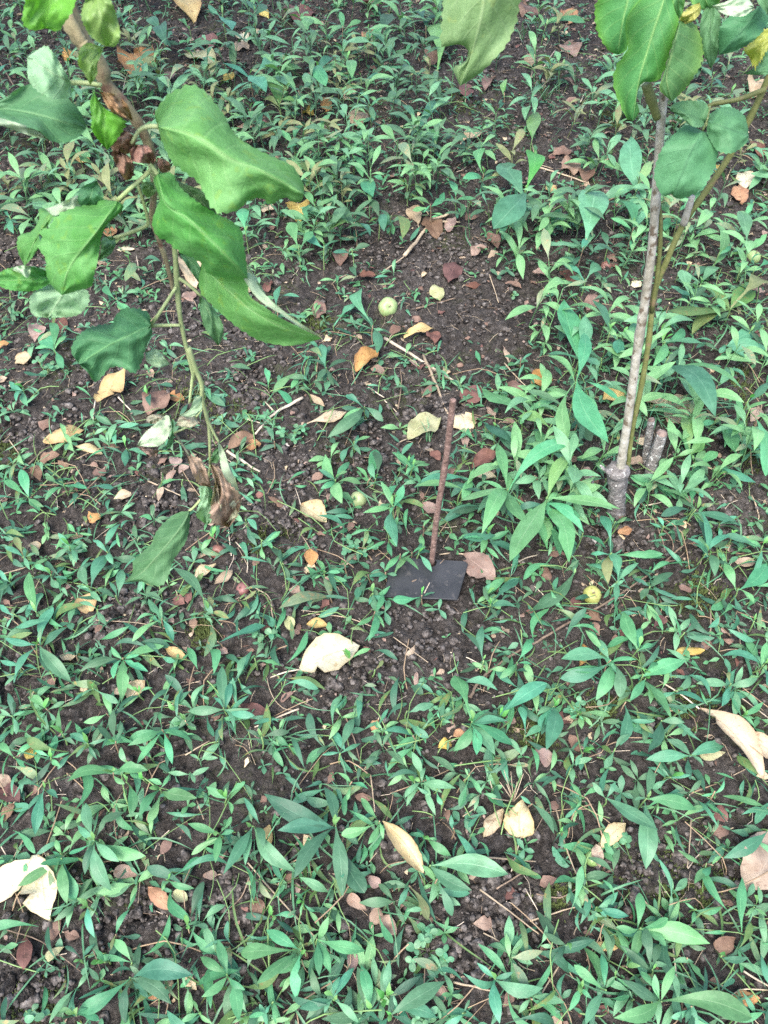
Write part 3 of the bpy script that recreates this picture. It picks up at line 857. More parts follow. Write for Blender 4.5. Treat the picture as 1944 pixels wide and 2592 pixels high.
bl('apple_leaf_dark', 'B', [(360, 1440), (440, 1560)], [(330, 1400), (480, 1520), (540, 1700)], [(450, 1440), (530, 1560)], .01, seed=40)
bl('apple_under', 'B', [(860, 1560), (920, 1700)], [(870, 1480), (950, 1650), (1050, 1790)], [(900, 1530), (990, 1680)], .015, seed=41, cols=2)
bpet(None, 'B', [(330, 1600), (420, 1660), (520, 1750)], .0)
# broad leaves left of the branch
bl('apple_leaf_dark', 'C', [(700, 130), (690, 260)], [(845, 55), (800, 180), (770, 300)], [(905, 190), (870, 280)], -.01, seed=42)
bl('apple_under', 'C', [(690, 185), (560, 240), (460, 285)], [(720, 230), (550, 280), (390, 305)], [(690, 285), (560, 330), (470, 365)], -.012, seed=43, cols=2)
bl('apple_leaf', 'C', [(345, 300), (340, 400), (280, 500), (170, 540), (152, 660)], [(440, 320), (370, 470), (280, 640), (215, 810)], [(475, 360), (410, 470), (340, 540), (355, 610), (290, 720)], -.005, seed=44, tilt=(.012, -.006))
bl('apple_leaf', 'C', [(870, 225), (850, 270), (700, 280), (560, 330), (460, 405), (430, 470), (340, 500), (372, 570), (328, 640), (400, 740), (400, 850), (440, 960)],
   [(1022, 238), (880, 460), (740, 640), (600, 830), (540, 1062)],
   [(1082, 280), (1040, 350), (940, 440), (885, 560), (862, 720), (822, 900), (800, 985), (700, 1015)], -.045, seed=45, tilt=(.016, .010), arch=.012, rows=22, cols=5, serr=.015)
bpet(None, 'C', [(1022, 238), (1150, 120), (1290, -5), (1330, -60)], -.02)
bl('apple_leaf_pale', 'C', [(440, 950), (300, 1030), (258, 1130), (290, 1235)], [(620, 960), (520, 1100), (420, 1262)], [(760, 1020), (775, 1130), (690, 1232), (560, 1255)], -.025, seed=46, arch=-.006, wave=.005, serr=.02)
bl('apple_leaf', 'C', [(400, 850), (270, 810), (110, 820), (0, 860)], [(430, 900), (200, 930), (-60, 930)], [(430, 960), (300, 1022), (120, 1022), (0, 985)], -.012, seed=47, wave=.004)
bl('apple_under', 'C', [(200, 800), (120, 820)], [(275, 815), (200, 840), (100, 840)], [(245, 910), (180, 870)], -.02, seed=48, cols=2)
bl('apple_leaf_dark', 'C', [(900, 560), (880, 680)], [(1000, 560), (930, 660), (855, 765)], [(1012, 620), (960, 710)], .0, seed=49)
bpet(None, 'C', [(1000, 565), (1150, 510), (1270, 460), (1295, 420), (1270, 300), (1205, 90)], .0)
bl('apple_leaf_dark', 'C', [(1300, 1220), (1200, 1180), (1080, 1178), (1000, 1255), (985, 1312), (880, 1320), (740, 1370), (650, 1460), (625, 1560)],
   [(1322, 1322), (1150, 1400), (950, 1500), (690, 1665)],
   [(1330, 1400), (1280, 1500), (1240, 1640), (1180, 1745), (1060, 1690), (960, 1700), (840, 1822), (770, 1740)], -.03, seed=50, tilt=(.010, .016), arch=-.004, wave=.006, rows=22, cols=5, serr=.015)
bl('apple_under', 'C', [(1370, 1535), (1440, 1610)], [(1270, 1560), (1370, 1620), (1490, 1665)], [(1290, 1650), (1390, 1695)], .0, seed=51)
bpet(None, 'C', [(1322, 1322), (1420, 1180), (1540, 990)], -.005)
bpet(None, 'C', [(1322, 1330), (1440, 1325), (1575, 1325)], -.003)
# lower end: wilted and dry leaves and one whole green leaf
bl('apple_under', 'D', [(440, 608), (330, 690), (220, 790)], [(478, 700), (330, 790), (165, 885)], [(470, 760), (420, 845), (330, 895)], -.01, seed=52)
bl('apple_leaf_dark', 'D', [(460, 620), (500, 700)], [(470, 600), (480, 760), (420, 920)], [(500, 800), (470, 900)], .005, seed=53)
bl('wilt_leaf', 'D', [(300, 605), (250, 650)], [(430, 600), (340, 630), (290, 690)], [(400, 640), (340, 680)], .005, seed=54)
bl('apple_under', 'D', [(690, 450), (640, 560)], [(755, 440), (700, 560), (540, 612)], [(748, 560), (660, 625)], -.006, seed=55, arch=.015)
bl('wilt_leaf', 'D', [(560, 620), (520, 700)], [(690, 620), (620, 660), (510, 700)], [(720, 680), (640, 720)], .0, seed=56)
bl('dry_pale', 'D', [(650, 1090), (720, 1225)], [(620, 975), (730, 1110), (832, 1262)], [(745, 1010), (822, 1190)], -.01, seed=57, arch=.02, wave=.006, serr=.1)
bl('dry_pale', 'D', [(840, 1120), (880, 1280), (830, 1480), (860, 1590)], [(830, 1050), (930, 1250), (970, 1420), (1000, 1622)], [(930, 1100), (1010, 1240), (1105, 1340), (1065, 1520)], -.012, seed=58, arch=.02, wave=.012, serr=.14)
bl('wilt_leaf', 'D', [(860, 1260), (830, 1450), (850, 1570)], [(860, 1180), (880, 1400), (880, 1590)], [(900, 1280), (930, 1450), (910, 1560)], -.02, seed=59, arch=.02, wave=.01, serr=.15)
bl('wilt_leaf', 'D', [(960, 1400), (930, 1520)], [(1090, 1320), (1030, 1440), (960, 1600)], [(1110, 1400), (1060, 1540)], -.02, seed=60, wave=.01, serr=.2)
bl('apple_leaf_pale', 'D', [(725, 1260), (740, 1360), (700, 1500), (740, 1560)], [(780, 1240), (810, 1400), (800, 1600)], [(850, 1290), (880, 1400), (850, 1560)], -.006, seed=61, wave=.008, serr=.1)
bl('apple_under', 'D', [(900, 900), (920, 1050), (970, 1200)], [(905, 845), (990, 1060), (1085, 1315)], [(960, 950), (1030, 1130), (1080, 1260)], .0, seed=62, cols=2)
bl('apple_leaf_dark', 'D', [(850, 950), (845, 1020)], [(915, 880), (880, 960), (835, 1035)], [(915, 950), (895, 1040)], .005, seed=63)
bl('apple_leaf_dark', 'D', [(900, 1090), (960, 1160)], [(860, 1060), (940, 1200), (1060, 1330)], [(1000, 1220), (1060, 1260)], .008, seed=64, wave=.006)
bl('dry_pale', 'D', [(230, 900), (300, 920)], [(165, 890), (280, 930), (370, 930)], [(220, 940), (320, 990)], .006, seed=65, wave=.005, serr=.2)
bl('apple_leaf_dark', 'D', [(540, 1490), (420, 1570), (330, 1680), (300, 1765), (200, 1860), (130, 1930), (128, 2030)],
   [(640, 1475), (520, 1680), (350, 1880), (200, 2040), (45, 2125)],
   [(645, 1560), (620, 1720), (560, 1830), (490, 1930), (450, 2060), (390, 2145), (300, 2145), (200, 2112)], -.02, seed=66, tilt=(.016, .012), arch=.008, wave=.004, rows=20, cols=5, serr=.01)
bpet(None, 'D', [(640, 1475), (700, 1420), (790, 1290), (828, 1060)], -.008)

# unseen trunk and limbs for that branch; leaves added to shade the far ground
tb = Vector((-1.62, 1.75, gz(-1.62, 1.75)))
def tree_part(name, pts, r0, r1):
    Q = smooth_path(pts, 6); mb = MB()
    tube(mb, Q, [r0 + (r1 - r0) * i / (len(Q) - 1) for i in range(len(Q))], 12, True, .07)
    mb.build(name, M['bark_grey'], br, br_top)
fork = tb + Vector((.12, -.05, 1.55))
tree_part('trunk', [tb - Vector((0, 0, .05)), tb + Vector((.02, 0, .5)), tb + Vector((.08, -.02, 1.1)), fork], .075, .05)
limbs = [[fork, Vector((-1.1, 1.2, 1.85)), Vector((-.6, .7, 1.75)), br_top], [fork, Vector((-1.0, 1.9, 2.05)), Vector((-.2, 2.2, 2.25)), Vector((.7, 2.3, 2.3))],
         [fork, Vector((-1.7, 2.3, 2.1)), Vector((-1.6, 3.0, 2.4))], [fork, Vector((-.9, 1.5, 2.1)), Vector((-.1, 1.4, 2.3)), Vector((.6, 1.5, 2.35))]]
for L_ in limbs: tree_part('limb', L_, .032, .006)
mb = MB()
cr = random.Random(5)
for k in range(1500):
    L_ = cr.choice(limbs[1:]); t = cr.random() ** .7
    q = smooth_path(L_, 8); q = q[int(t * (len(q) - 1))]
    q = q + Vector((cr.gauss(0, .26), cr.gauss(0, .26), cr.gauss(.05, .16)))
    if q.z < 1.55: continue
    a = cr.uniform(0, 6.28); Lf = cr.uniform(.06, .10)
    leaf_surface(mb, q, q + Vector((math.cos(a) * Lf, math.sin(a) * Lf, cr.uniform(-.7, .1) * Lf)), Lf * .28, [(0, .1), (.2, .7), (.5, 1), (.8, .6), (1, 0)], .1, .2, .05, cr.uniform(-.4, .4), 0, .1, 1, r=cr)
mb.build('shade_crown', M['apple_leaf'], br, br_top)

# a leaf of another twig hanging in at the top edge
tw_top = pt(1240, -500, .60)
tw = empty('apple_twig', tw_top)
tag(tw, 'single broad green leaf with a torn edge hanging from the top edge', 'twig')
tdf = lambda py: vdepth(py, .62)
stem('stem', M['bark_branch'], tw, tw_top, [(1260, -520), (1245, -330), (1238, -180)], (.003, .0015), tdf, 0, 7, 4)
traced('leaf', M['apple_leaf'], tw, tw_top, 'R2', [(300, -200), (262, -20), (250, 120), (246, 200), (320, 190), (362, 215), (350, 268), (300, 292)],
       [(455, -320), (440, -60), (400, 160), (328, 372)], [(590, -200), (588, 0), (560, 130), (500, 230), (410, 320)], tdf, tilt=(.01, .012), arch=.01, rows=20, cols=5, serr=.015, seed=70)

# ------------------------------------------------------------------ rod and plate
rb = at(1091, 1442)
rt = pt(1147, 1014, vdepth(1014, rb.y + 0.01))
rod = empty('iron_rod', rb)
tag(rod, 'rusty brown iron rod standing upright in the black plate', 'rod')
mb = MB()
P = resample([rb - Vector((0, 0, .03)), rb, rb.lerp(rt, .35) + Vector((-.002, 0, 0)), rb.lerp(rt, .72) + Vector((.001, 0, 0)), rt], 40)
prof = []
for i in range(len(P)):
    t = i / (len(P) - 1)
    r_ = 0.0050 - 0.0003 * t
    if 0.64 < t < 0.68: r_ *= 1.13
    prof.append(r_)
tube(mb, P, prof, 12, False, .035)
shaft = mb.build('shaft', M['rust'], rod, rb)
d = (P[-1] - P[-2]).normalized()
mb = MB(); tube(mb, [rt - d * .001, rt + d * .0012, rt + d * .0022], [.0047, .0043, .003], 12, True, .03)
mb.build('end_face', M['rust'], rod, rb)

c4 = [at(*nat('E', 342, 1655), 0.022), at(*nat('E', 1092, 1682), 0.020), at(*nat('E', 985, 2065), 0.012), at(*nat('E', 275, 2022), 0.012)]
pc = sum(c4, Vector()) / 4
plate = empty('metal_plate', pc)
tag(plate, 'thin black square plate lying on the soil at the rod foot', 'plate')
def plate_mesh():
    """a flat plate with a round hole for the rod, chamfered rim"""
    bm = bmesh.new()
    n = 40
    ex = ((c4[1] - c4[0]) + (c4[2] - c4[3])) / 2
    ey = ((c4[0] - c4[3]) + (c4[1] - c4[2])) / 2
    nrm = ex.cross(ey).normalized()
    hc = rb - pc; hc = hc - nrm * hc.dot(nrm)
    def rim(k):
        a = 2 * math.pi * k / n
        # corner points in order, sampled evenly by angle about the hole
        return a
    loop = resample([c4[3] - pc, c4[2] - pc, c4[1] - pc, c4[0] - pc, c4[3] - pc], n)[:-1]
    loop = [q - nrm * (q.dot(nrm)) for q in loop]
    hr = 0.0085
    rings = []
    th = 0.0028
    specs = [('o', 0.0, -th), ('o', 0.0, th - .0008), ('i', .0010, th), ('m', 0, th), ('h', 0, th), ('h', 0, -th)]
    for kind, ins, z in specs:
        ring = []
        for q in loop:
            v = q - hc
            if kind == 'o': c = q
            elif kind == 'i': c = q - v.normalized() * ins
            elif kind == 'm': c = hc + v * .5
            else: c = hc + v.normalized() * hr
            ring.append(bm.verts.new(c + nrm * z))
        rings.append(ring)
    for a, b in zip(rings, rings[1:]):
        for k in range(n):
            bm.faces.new((a[k], a[(k + 1) % n], b[(k + 1) % n], b[k]))
    for k in range(n):
        a, b = rings[-1], rings[0]
        bm.faces.new((a[k], a[(k + 1) % n], b[(k + 1) % n], b[k]))
    me = bpy.data.meshes.new('sheet')
    bm.to_mesh(me); bm.free()
    me.materials.append(M['plate'])
    o = bpy.data.objects.new('sheet', me)
    COL.objects.link(o); o.parent = plate
plate_mesh()

# ------------------------------------------------------------------ apples
def apple(px, py, rad_px, mat, look, cat='apple'):
    p = at(px, py, 0.012)
    dist = (p - EYE).dot(ray(PW / 2, PH / 2))
    r_ = rad_px / FPX * dist
    c = at(px, py, r_ * 0.4)
    e = empty('apple', c - Vector((0, 0, r_ * .4)))
    ax = Vector((U(-.6, .6), U(-.8, .1), U(.3, 1))).normalized()
    q = ax.to_track_quat('Z', 'Y')
    mb = MB()
    nr, ns = 14, 20
    for i in range(nr + 1):
        th = math.pi * i / nr
        for k in range(ns):
            ph = 2 * math.pi * k / ns
            rr_ = math.sin(th) * (1 + .03 * math.sin(5 * ph) * math.sin(th) + .06 * math.sin(ph + px) + .03 * math.sin(2 * ph + py)) * (1 + .05 * math.cos(th))
            z = math.cos(th) * 0.93
            dip = math.exp(-(math.sin(th) / .28) ** 2) * .24
            z -= math.copysign(dip, z)
            mb.v.append(c + q @ Vector((rr_ * math.cos(ph), rr_ * math.sin(ph), z)) * r_)
            mb.uv.append((k / ns, i / nr))
    for i in range(nr):
        for k in range(ns):
            a, b = i * ns + k, i * ns + (k + 1) % ns
            mb.f.append((a, a + ns, b + ns, b)); mb.mi.append(0)
    mb.build('skin', M[mat], e, e.location)
    mb = MB()
    tube(mb, smooth_path([c + q @ Vector((0, 0, .66)) * r_, c + q @ Vector((.04, 0, .9)) * r_, c + q @ Vector((.16, .05, 1.22)) * r_], 3), .0011, 6)
    mb.build('stalk', M['twig'], e, e.location)
    mb = MB()
    for k in range(5):
        a = k * 1.2566
        leaf_surface(mb, c + q @ Vector((math.cos(a) * .05, math.sin(a) * .05, -.70)) * r_, c + q @ Vector((math.cos(a) * .2, math.sin(a) * .2, -.86)) * r_, r_ * .07, OVAL, cols=1, up=-ax)
    mb.build('calyx', M['dry_leaf'], e, e.location)
    e['category'] = cat; e['group'] = 'windfall apples'
    e['label'] = look
    return c
LM = []     # landmarks for the labels
AP = [(981, 779, 25, 'apple', 'clean pale green apple lying on bare soil above the rod'),
      (1497, 1506, 24, 'apple_rot', 'spotted yellow-green apple lying beside the long brown stick'),
      (1500, 2173, 20, 'apple', 'small green apple half hidden by a tan leaf near the bottom'),
      (908, 1263, 22, 'apple', 'green apple half buried in weeds above and left of plate'),
      (1906, 652, 18, 'apple', 'small green apple among weeds at the far right edge'),
      (615, 1492, 18, 'apple_red', 'dull red shrivelled apple below the whole hanging leaf'),
      (551, 1396, 19, 'apple_red', 'dull red apple under the tip of the hanging branch'),
      (1534, 674, 13, 'apple_red', 'tiny reddish apple left of the sapling trunk'),
      (668, 318, 14, 'apple_red', 'tiny brownish apple right of the big hanging leaf')]
AVOID = []
for a in AP:
    apple(*a)
    AVOID.append((a[0], a[1], a[2] * 2.2))
AVOID += [(1080, 1470, 130), (1120, 1200, 40), (1565, 1240, 60), (820, 1665, 100), (1660, 1150, 40)]

# ------------------------------------------------------------------ fallen leaves
FALLEN_N = [0]
def fallen(p0, p1, wr, mat, shape='oval', pet=0.0, curl=None, lift=None, look=None, bite=0, petpx=None):
    h0, h1 = (lift if lift else (U(.006, .016), U(.006, .018)))
    a, b = at(*p0, h0), at(*p1, h1)
    L = (b - a).length
    big = L > 0.045
    e = empty('fallen_leaf', Vector((a.x, a.y, gz(a.x, a.y))))
    mb = MB()
    prof = {'oval': OVAL, 'heart': HEART, 'round': ROUND, 'lance': LANCE}[shape]
    cu = curl if curl is not None else U(-.5, .35)
    upv = Vector((U(-.3, .3), U(-.35, .15), 1))
    mid = (a + b) / 2
    prof2 = []
    if big:
        for (s0, w0), (s1, w1) in zip(prof, prof[1:]):
            prof2 += [(s0, w0), ((s0 + s1) / 2, (w0 + w1) / 2 * 1.02)]
        prof2.append(prof[-1])
    leaf_surface(mb, a, b, L * wr / 2, prof2 or prof, U(.02, .16), U(-.05, .25), U(.10, .26), 0, U(-.06, .06), cu, 3 if big else 2, .07 if big else .05, upv, bite=bite)
    mb.build('blade', M[mat], e, e.location)
    if pet > 0 or petpx:
        q = at(*petpx, .004) if petpx else a + (a - b).normalized() * pet * L + Vector((U(-.1, .1) * L, 0, 0))
        q.z = gz(q.x, q.y) + .004
        mb = MB(); tube(mb, smooth_path([a, a.lerp(q, .5) + Vector((0, 0, .004)), q], 3), .0009 if L < .07 else .0013, 5)
        mb.build('petiole', M['pale_straw' if mat in ('white', 'cream', 'yellow') else 'straw'], e, e.location)
    px, py = (p0[0] + p1[0]) / 2, (p0[1] + p1[1]) / 2
    cname = {'white': 'whitish', 'cream': 'cream', 'yellow': 'yellow', 'orange': 'orange', 'red': 'dark red', 'brown': 'brown', 'pink': 'pinkish', 'tan': 'tan', 'olive': 'olive green'}[mat]
    e['category'] = 'fallen leaf'; e['group'] = 'fallen leaves on the soil'
    if look:
        e['label'] = look
    else:
        size = 'large ' if L > .07 else ('small ' if L < .04 else '')
        THINGS.append((e, 'fallen', size + cname + ' fallen leaf' + (' with stalk' if pet or petpx else ''), px, py))
    AVOID.append((px, py, math.hypot(p0[0] - p1[0], p0[1] - p1[1]) * (.42 if look else .16)))
    return e

def FL(reg, x0, y0, x1, y1, wr, mat, **k):
    return fallen(nat(reg, x0, y0), nat(reg, x1, y1), wr, mat, **k)
def FC(reg, x, y, size, mat, wr=None):
    """a leaf of which only middle and size were measured"""
    a = U(0, 6.283)
    size *= .88
    dx, dy = math.cos(a) * size / 2, math.sin(a) * size / 2
    return FL(reg, x - dx, y - dy, x + dx, y + dy, wr or U(.5, .85), mat, shape=rng.choice(['oval', 'round', 'oval', 'heart']), pet=rng.choice([0, 0, .3]), bite=rng.choice([0, 1]))

FL('R5', 1295, 680, 1555, 575, .62, 'white', petpx=nat('R5', 1165, 716), curl=-.1, bite=1, lift=(.012, .02), look='large bright whitish leaf with long stalk, below and left of plate')
FL('R5', 628, 728, 552, 820, .60, 'cream', look='small oval cream leaf on dark soil among the left weeds', petpx=nat('R5', 530, 850))
FL('R5', 1030, 835, 1172, 882, .45, 'red', curl=.3)
FL('R5', 345, 365, 395, 445, .85, 'yellow')
FL('R5', 1325, 486, 1418, 490, .5, 'yellow'); FL('R5', 1245, 448, 1262, 520, .6, 'olive')
FL('R5', 932, 222, 838, 305, .42, 'cream', look='folded cream leaf right of the whole hanging green leaf'); FL('R5', 1005, 252, 925, 312, .4, 'tan')
FL('R5', 1340, 160, 1345, 232, .75, 'orange', petpx=nat('R5', 1298, 95)); FC('R5', 1428, 300, 70, 'pink'); FC('R5', 1280, 342, 80, 'pink', .5)
FC('R5', 1620, 922, 66, 'orange', .7); FL('R5', 715, 585, 810, 640, .4, 'yellow'); FC('R5', 135, 1040, 80, 'yellow'); FC('R5', 400, 18, 60, 'orange')
FC('R5', 815, 370, 55, 'red'); FC('R5', 1105, 215, 50, 'brown'); FC('R5', 840, 480, 60, 'pink'); FC('R5', 965, 600, 45, 'pink'); FC('R5', 1240, 800, 80, 'brown', .4)
FL('R5', 1300, -30, 1412, 45, .7, 'cream', curl=-.6, look='cupped cream white leaf lying left of the rod', petpx=nat('R3', 1275, 1000))
FL('R3', 412, 625, 545, 488, .52, 'yellow', petpx=nat('R3', 402, 732), bite=2, lift=(.02, .035), look='bright yellow leaf with long stalk under the hanging branch')
FL('R3', 62, 455, 132, 440, .95, 'cream', shape='round', look='small square cream leaf near the left edge'); FC('R3', 765, 612, 85, 'orange', .75); FL('R3', 640, 690, 720, 590, .8, 'brown')
FL('R3', 985, 830, 1095, 768, .5, 'brown', look='folded brown leaf at the end of a pale twig'); FC('R3', 1095, 822, 78, 'orange', .8)
FL('R3', 1325, 722, 1498, 672, .3, 'cream', shape='lance', look='narrow pale yellow leaf pointing at the weeds above the rod')
FL('R3', 185, 800, 365, 750, .5, 'yellow', curl=.4); FL('R3', 305, 820, 442, 852, .3, 'cream', shape='lance'); FC('R3', 535, 1040, 100, 'cream', .6)
FL('R3', 1535, 500, 1628, 405, .55, 'orange'); FC('R3', 1632, 498, 80, 'pink'); FC('R3', 12, 388, 70, 'orange'); FC('R3', 160, 332, 90, 'pink', .6)
FC('R3', 262, 298, 70, 'red'); FL('R3', 775, 25, 850, 140, .45, 'cream'); FC('R3', 1585, 85, 85, 'red', .8); FL('R3', 1340, 600, 1402, 650, .4, 'tan')
FC('R3', 215, 880, 110, 'brown'); FC('R3', 430, 935, 70, 'brown'); FC('R3', 1380, 230, 80, 'brown', .5); FC('R3', 820, 170, 50, 'pink'); FC('R3', 650, 510, 45, 'pink')
FC('R3', 1460, 20, 70, 'brown'); FC('R3', 1160, 130, 60, 'red'); FC('R3', 760, 890, 55, 'pink'); FC('R3', 690, 1030, 70, 'tan', .4); FC('R3', 160, 940, 80, 'brown'); FC('R3', 870, 960, 60, 'brown')
FC('R3', 105, 615, 45, 'cream'); FC('R3', 1190, 1060, 90, 'brown', .4); FC('R3', 270, 900, 60, 'brown'); FC('R3', 740, 950, 70, 'pink', .5)
FC('R4', 680, 532, 92, 'orange', .85); FL('R4', 945, 625, 1050, 600, .8, 'yellow', look='golden yellow leaf tucked behind the sapling trunk')
FL('R4', 1090, 610, 1240, 660, .4, 'cream'); FL('R4', 330, 680, 355, 775, .85, 'cream', shape='heart', look='pale yellow triangular leaf right of the rod top')
FL('R4', 100, 790, 245, 700, .6, 'olive', look='pale olive yellow leaf left of the rod', petpx=nat('R4', 40, 828)); FL('R4', 330, 620, 420, 570, .8, 'red'); FL('R4', 380, 915, 490, 845, .5, 'red')
FC('R4', 222, 862, 70, 'red'); FL('R4', 165, 1070, 235, 1110, .6, 'pink'); FL('R4', 1300, 610, 1240, 730, .5, 'tan'); FL('R4', 85, 350, 215, 310, .34, 'yellow', look='narrow yellow leaf lying below the pale green apple')
FC('R4', 62, 322, 75, 'brown'); FL('R4', 275, 115, 310, 35, .6, 'red'); FC('R4', 668, 75, 65, 'pink'); FC('R4', 795, 95, 90, 'red'); FC('R4', 385, 125, 75, 'red', .6)
FL('R4', 215, 125, 245, 190, .7, 'olive'); FC('R4', 1090, 122, 55, 'white', .9); FL('R4', 530, 545, 600, 590, .5, 'brown'); FC('R4', 895, 200, 90, 'brown', .5); FC('R4', 215, 352, 60, 'red')
FC('R4', 190, 580, 70, 'brown'); FC('R4', 1120, 800, 70, 'cream'); FC('R4', 560, 130, 90, 'brown', .4); FL('R4', 1150, 650, 1290, 640, .4, 'tan'); FC('R4', 460, 670, 60, 'pink', .35)
FC('R4', 1090, 890, 80, 'tan'); FL('R4', 380, 955, 490, 960, .45, 'cream', look='pale grey-green leaf right of the rod middle'); FC('R4', 1600, 680, 80, 'tan'); FC('R4', 530, 430, 70, 'tan', .3); FC('R4', 270, 920, 60, 'brown'); FC('R4', 540, 720, 60, 'pink')
FL('R6', 345, 182, 482, 292, .62, 'pink', petpx=nat('R6', 240, 184), bite=1, look='pinkish brown leaf with stalk at the plate corner'); FL('R6', 1010, 90, 1075, 75, .8, 'orange'); FC('R6', 905, 442, 95, 'brown', .7)
FC('R6', 682, 1055, 110, 'pink', .8); FC('R6', 262, 1005, 70, 'yellow'); FC('R6', 322, 958, 60, 'orange'); FC('R6', 772, 905, 80, 'red'); FL('R6', 800, 960, 840, 1040, .6, 'brown')
FL('R6', 1222, 618, 1385, 600, .28, 'yellow', shape='lance', curl=.5); FL('R6', 1362, 850, 1640, 1150, .30, 'cream', lift=(.02, .02), curl=-.9, petpx=nat('R6', 1190, 730), bite=1, look='long curled cream leaf at the right edge, its stalk up left')
FL('R6', 1535, 950, 1760, 1075, .40, 'cream', lift=(.03, .03), curl=-.5, look='curled cream leaf partly under the long one at the right edge'); FC('R6', 1190, 476, 75, 'red'); FL('R6', 860, 570, 845, 665, .35, 'orange'); FC('R6', 1560, 215, 100, 'tan', .5); FC('R6', 1300, 332, 70, 'brown', .5)
FC('R6', 700, 260, 80, 'brown', .4); FC('R6', 820, 400, 70, 'red', .5); FC('R6', 140, 725, 80, 'pink', .3); FC('R6', 1280, 690, 60, 'red', .5); FC('R6', 1420, 1040, 130, 'olive', .5); FC('R6', 545, 905, 60, 'pink')
FL('R7', 155, 375, 225, 662, .55, 'white', curl=-.4, lift=(.03, .014), bite=1, look='drooping whitish leaf with ragged end at the left edge'); FL('R7', 140, 395, -60, 590, .55, 'white', curl=-.3, lift=(.026, .012), look='whitish leaf running off the left edge')
FL('R7', 110, 730, 105, 872, .5, 'red', look='dark red leaf on bare soil in the lower left corner'); FL('R7', 640, 515, 745, 612, .42, 'orange', curl=.4); FL('R7', 1095, 555, 1130, 660, .6, 'brown'); FL('R7', 1165, 245, 1155, 362, .62, 'yellow')
FC('R7', 910, 465, 75, 'pink', .6); FC('R7', 550, 455, 130, 'pink', .5); FC('R7', 45, 120, 110, 'red'); FC('R7', 35, 190, 100, 'brown'); FC('R7', 720, 342, 90, 'brown', .7); FC('R7', 780, 552, 80, 'olive')
FC('R7', 665, 972, 75, 'orange', .6); FC('R7', 1545, 585, 120, 'pink', .5); FC('R7', 1625, 640, 90, 'pink'); FC('R7', 1522, 835, 100, 'pink', .6); FC('R7', 1245, 480, 80, 'brown', .6); FC('R7', 1615, 485, 75, 'pink')
FC('R7', 240, 700, 110, 'brown', .6); FC('R7', 310, 720, 80, 'brown', .6); FC('R7', 20, 50, 80, 'tan'); FC('R7', 340, 190, 70, 'brown'); FC('R7', 650, 215, 60, 'tan'); FC('R7', 240, 800, 110, 'olive', .5); FC('R7', 965, 375, 70, 'pink', .5)
FL('R8', -5, 228, 172, 455, .30, 'cream', curl=-1.2, lift=(.035, .02), look='curled cream and yellow leaf standing among weeds near the bottom'); FL('R8', 515, 178, 430, 302, .42, 'cream', look='narrow folded cream leaf left of the heart shaped one'); FL('R8', 590, 300, 600, 135, .82, 'cream', shape='heart', petpx=nat('R8', 548, 455), look='cream heart shaped leaf with a long stalk pointing down')
FL('R8', 1562, 528, 1690, 280, .72, 'tan', petpx=nat('R8', 1543, 645), look='large tan oval leaf with stalk at the lower right edge'); FL('R8', 1045, 240, 935, 345, .42, 'cream'); FC('R8', 425, 668, 90, 'pink', .75); FL('R8', 905, 760, 1012, 778, .35, 'yellow'); FL('R8', 1500, 990, 1625, 995, .5, 'orange', curl=.5)
FC('R8', 1450, 190, 90, 'red', .7); FC('R8', 1452, 275, 95, 'brown', .5); FL('R8', -20, 640, 55, 720, .6, 'pink'); FC('R8', 1480, 762, 110, 'brown'); FC('R8', 1640, 35, 70, 'cream'); FL('R8', 915, 330, 930, 430, .5, 'tan'); FC('R8', 90, 570, 90, 'brown', .4)
FC('R8', 840, 1050, 70, 'red', .5); FC('R8', 1140, 920, 60, 'red'); FC('R8', 690, 790, 70, 'brown'); FC('R8', 270, 210, 60, 'brown'); FC('R8', 735, 160, 60, 'brown'); FC('R8', 1430, 930, 60, 'brown'); FC('R8', 250, 980, 80, 'pink')
FL('R1', 765, 0, 838, 100, .45, 'yellow', look='arched yellow leaf at the top edge'); FC('R1', 590, 285, 110, 'orange', .6); FC('R1', 1290, 925, 105, 'yellow', .7); FC('R1', 990, 332, 70, 'yellow', .5); FL('R1', 800, 240, 930, 290, .6, 'olive'); FC('R1', 1045, 205, 80, 'tan'); FC('R1', 1290, 60, 90, 'red')
FC('R1', 352, 690, 80, 'yellow', .7); FC('R1', 1540, 512, 80, 'tan'); FC('R1', 1515, 412, 75, 'cream'); FC('R1', 1602, 155, 70, 'orange'); FC('R1', 1055, 548, 75, 'pink'); FC('R1', 1150, 902, 60, 'cream'); FC('R1', 480, 1005, 60, 'orange'); FC('R1', 540, 1075, 90, 'white', .4)
FC('R1', 740, 335, 90, 'pink', .5); FC('R1', 1050, 170, 60, 'white', .6); FC('R1', 1410, 450, 70, 'orange', .3); FC('R1', 300, 240, 70, 'orange'); FC('R1', 1210, 690, 60, 'pink', .4); FC('R1', 900, 180, 80, 'red'); FC('R1', 1145, 60, 60, 'yellow', .4); FC('R1', 1330, 490, 60, 'yellow'); FC('R1', 1590, 20, 90, 'red')
FC('R2', 805, 722, 100, 'pink', .85); FC('R2', 770, 655, 90, 'brown', .6); FL('R2', 340, 610, 425, 575, .5, 'tan', petpx=nat('R2', 310, 660)); FC('R2', 805, 440, 60, 'pink'); FC('R2', 345, 390, 85, 'red'); FC('R2', 800, 70, 70, 'orange'); FC('R2', 800, 212, 85, 'pink')
FC('R2', 215, 975, 120, 'brown', .6); FC('R2', 135, 930, 90, 'tan', .5); FC('R2', 410, 1085, 90, 'pink', .7); FC('R2', 550, 900, 80, 'brown'); FC('R2', 1555, 778, 85, 'white', .6); FC('R2', 1540, 842, 90, 'orange', .6); FC('R2', 1612, 642, 90, 'red'); FC('R2', 205, 250, 90, 'brown', .5)
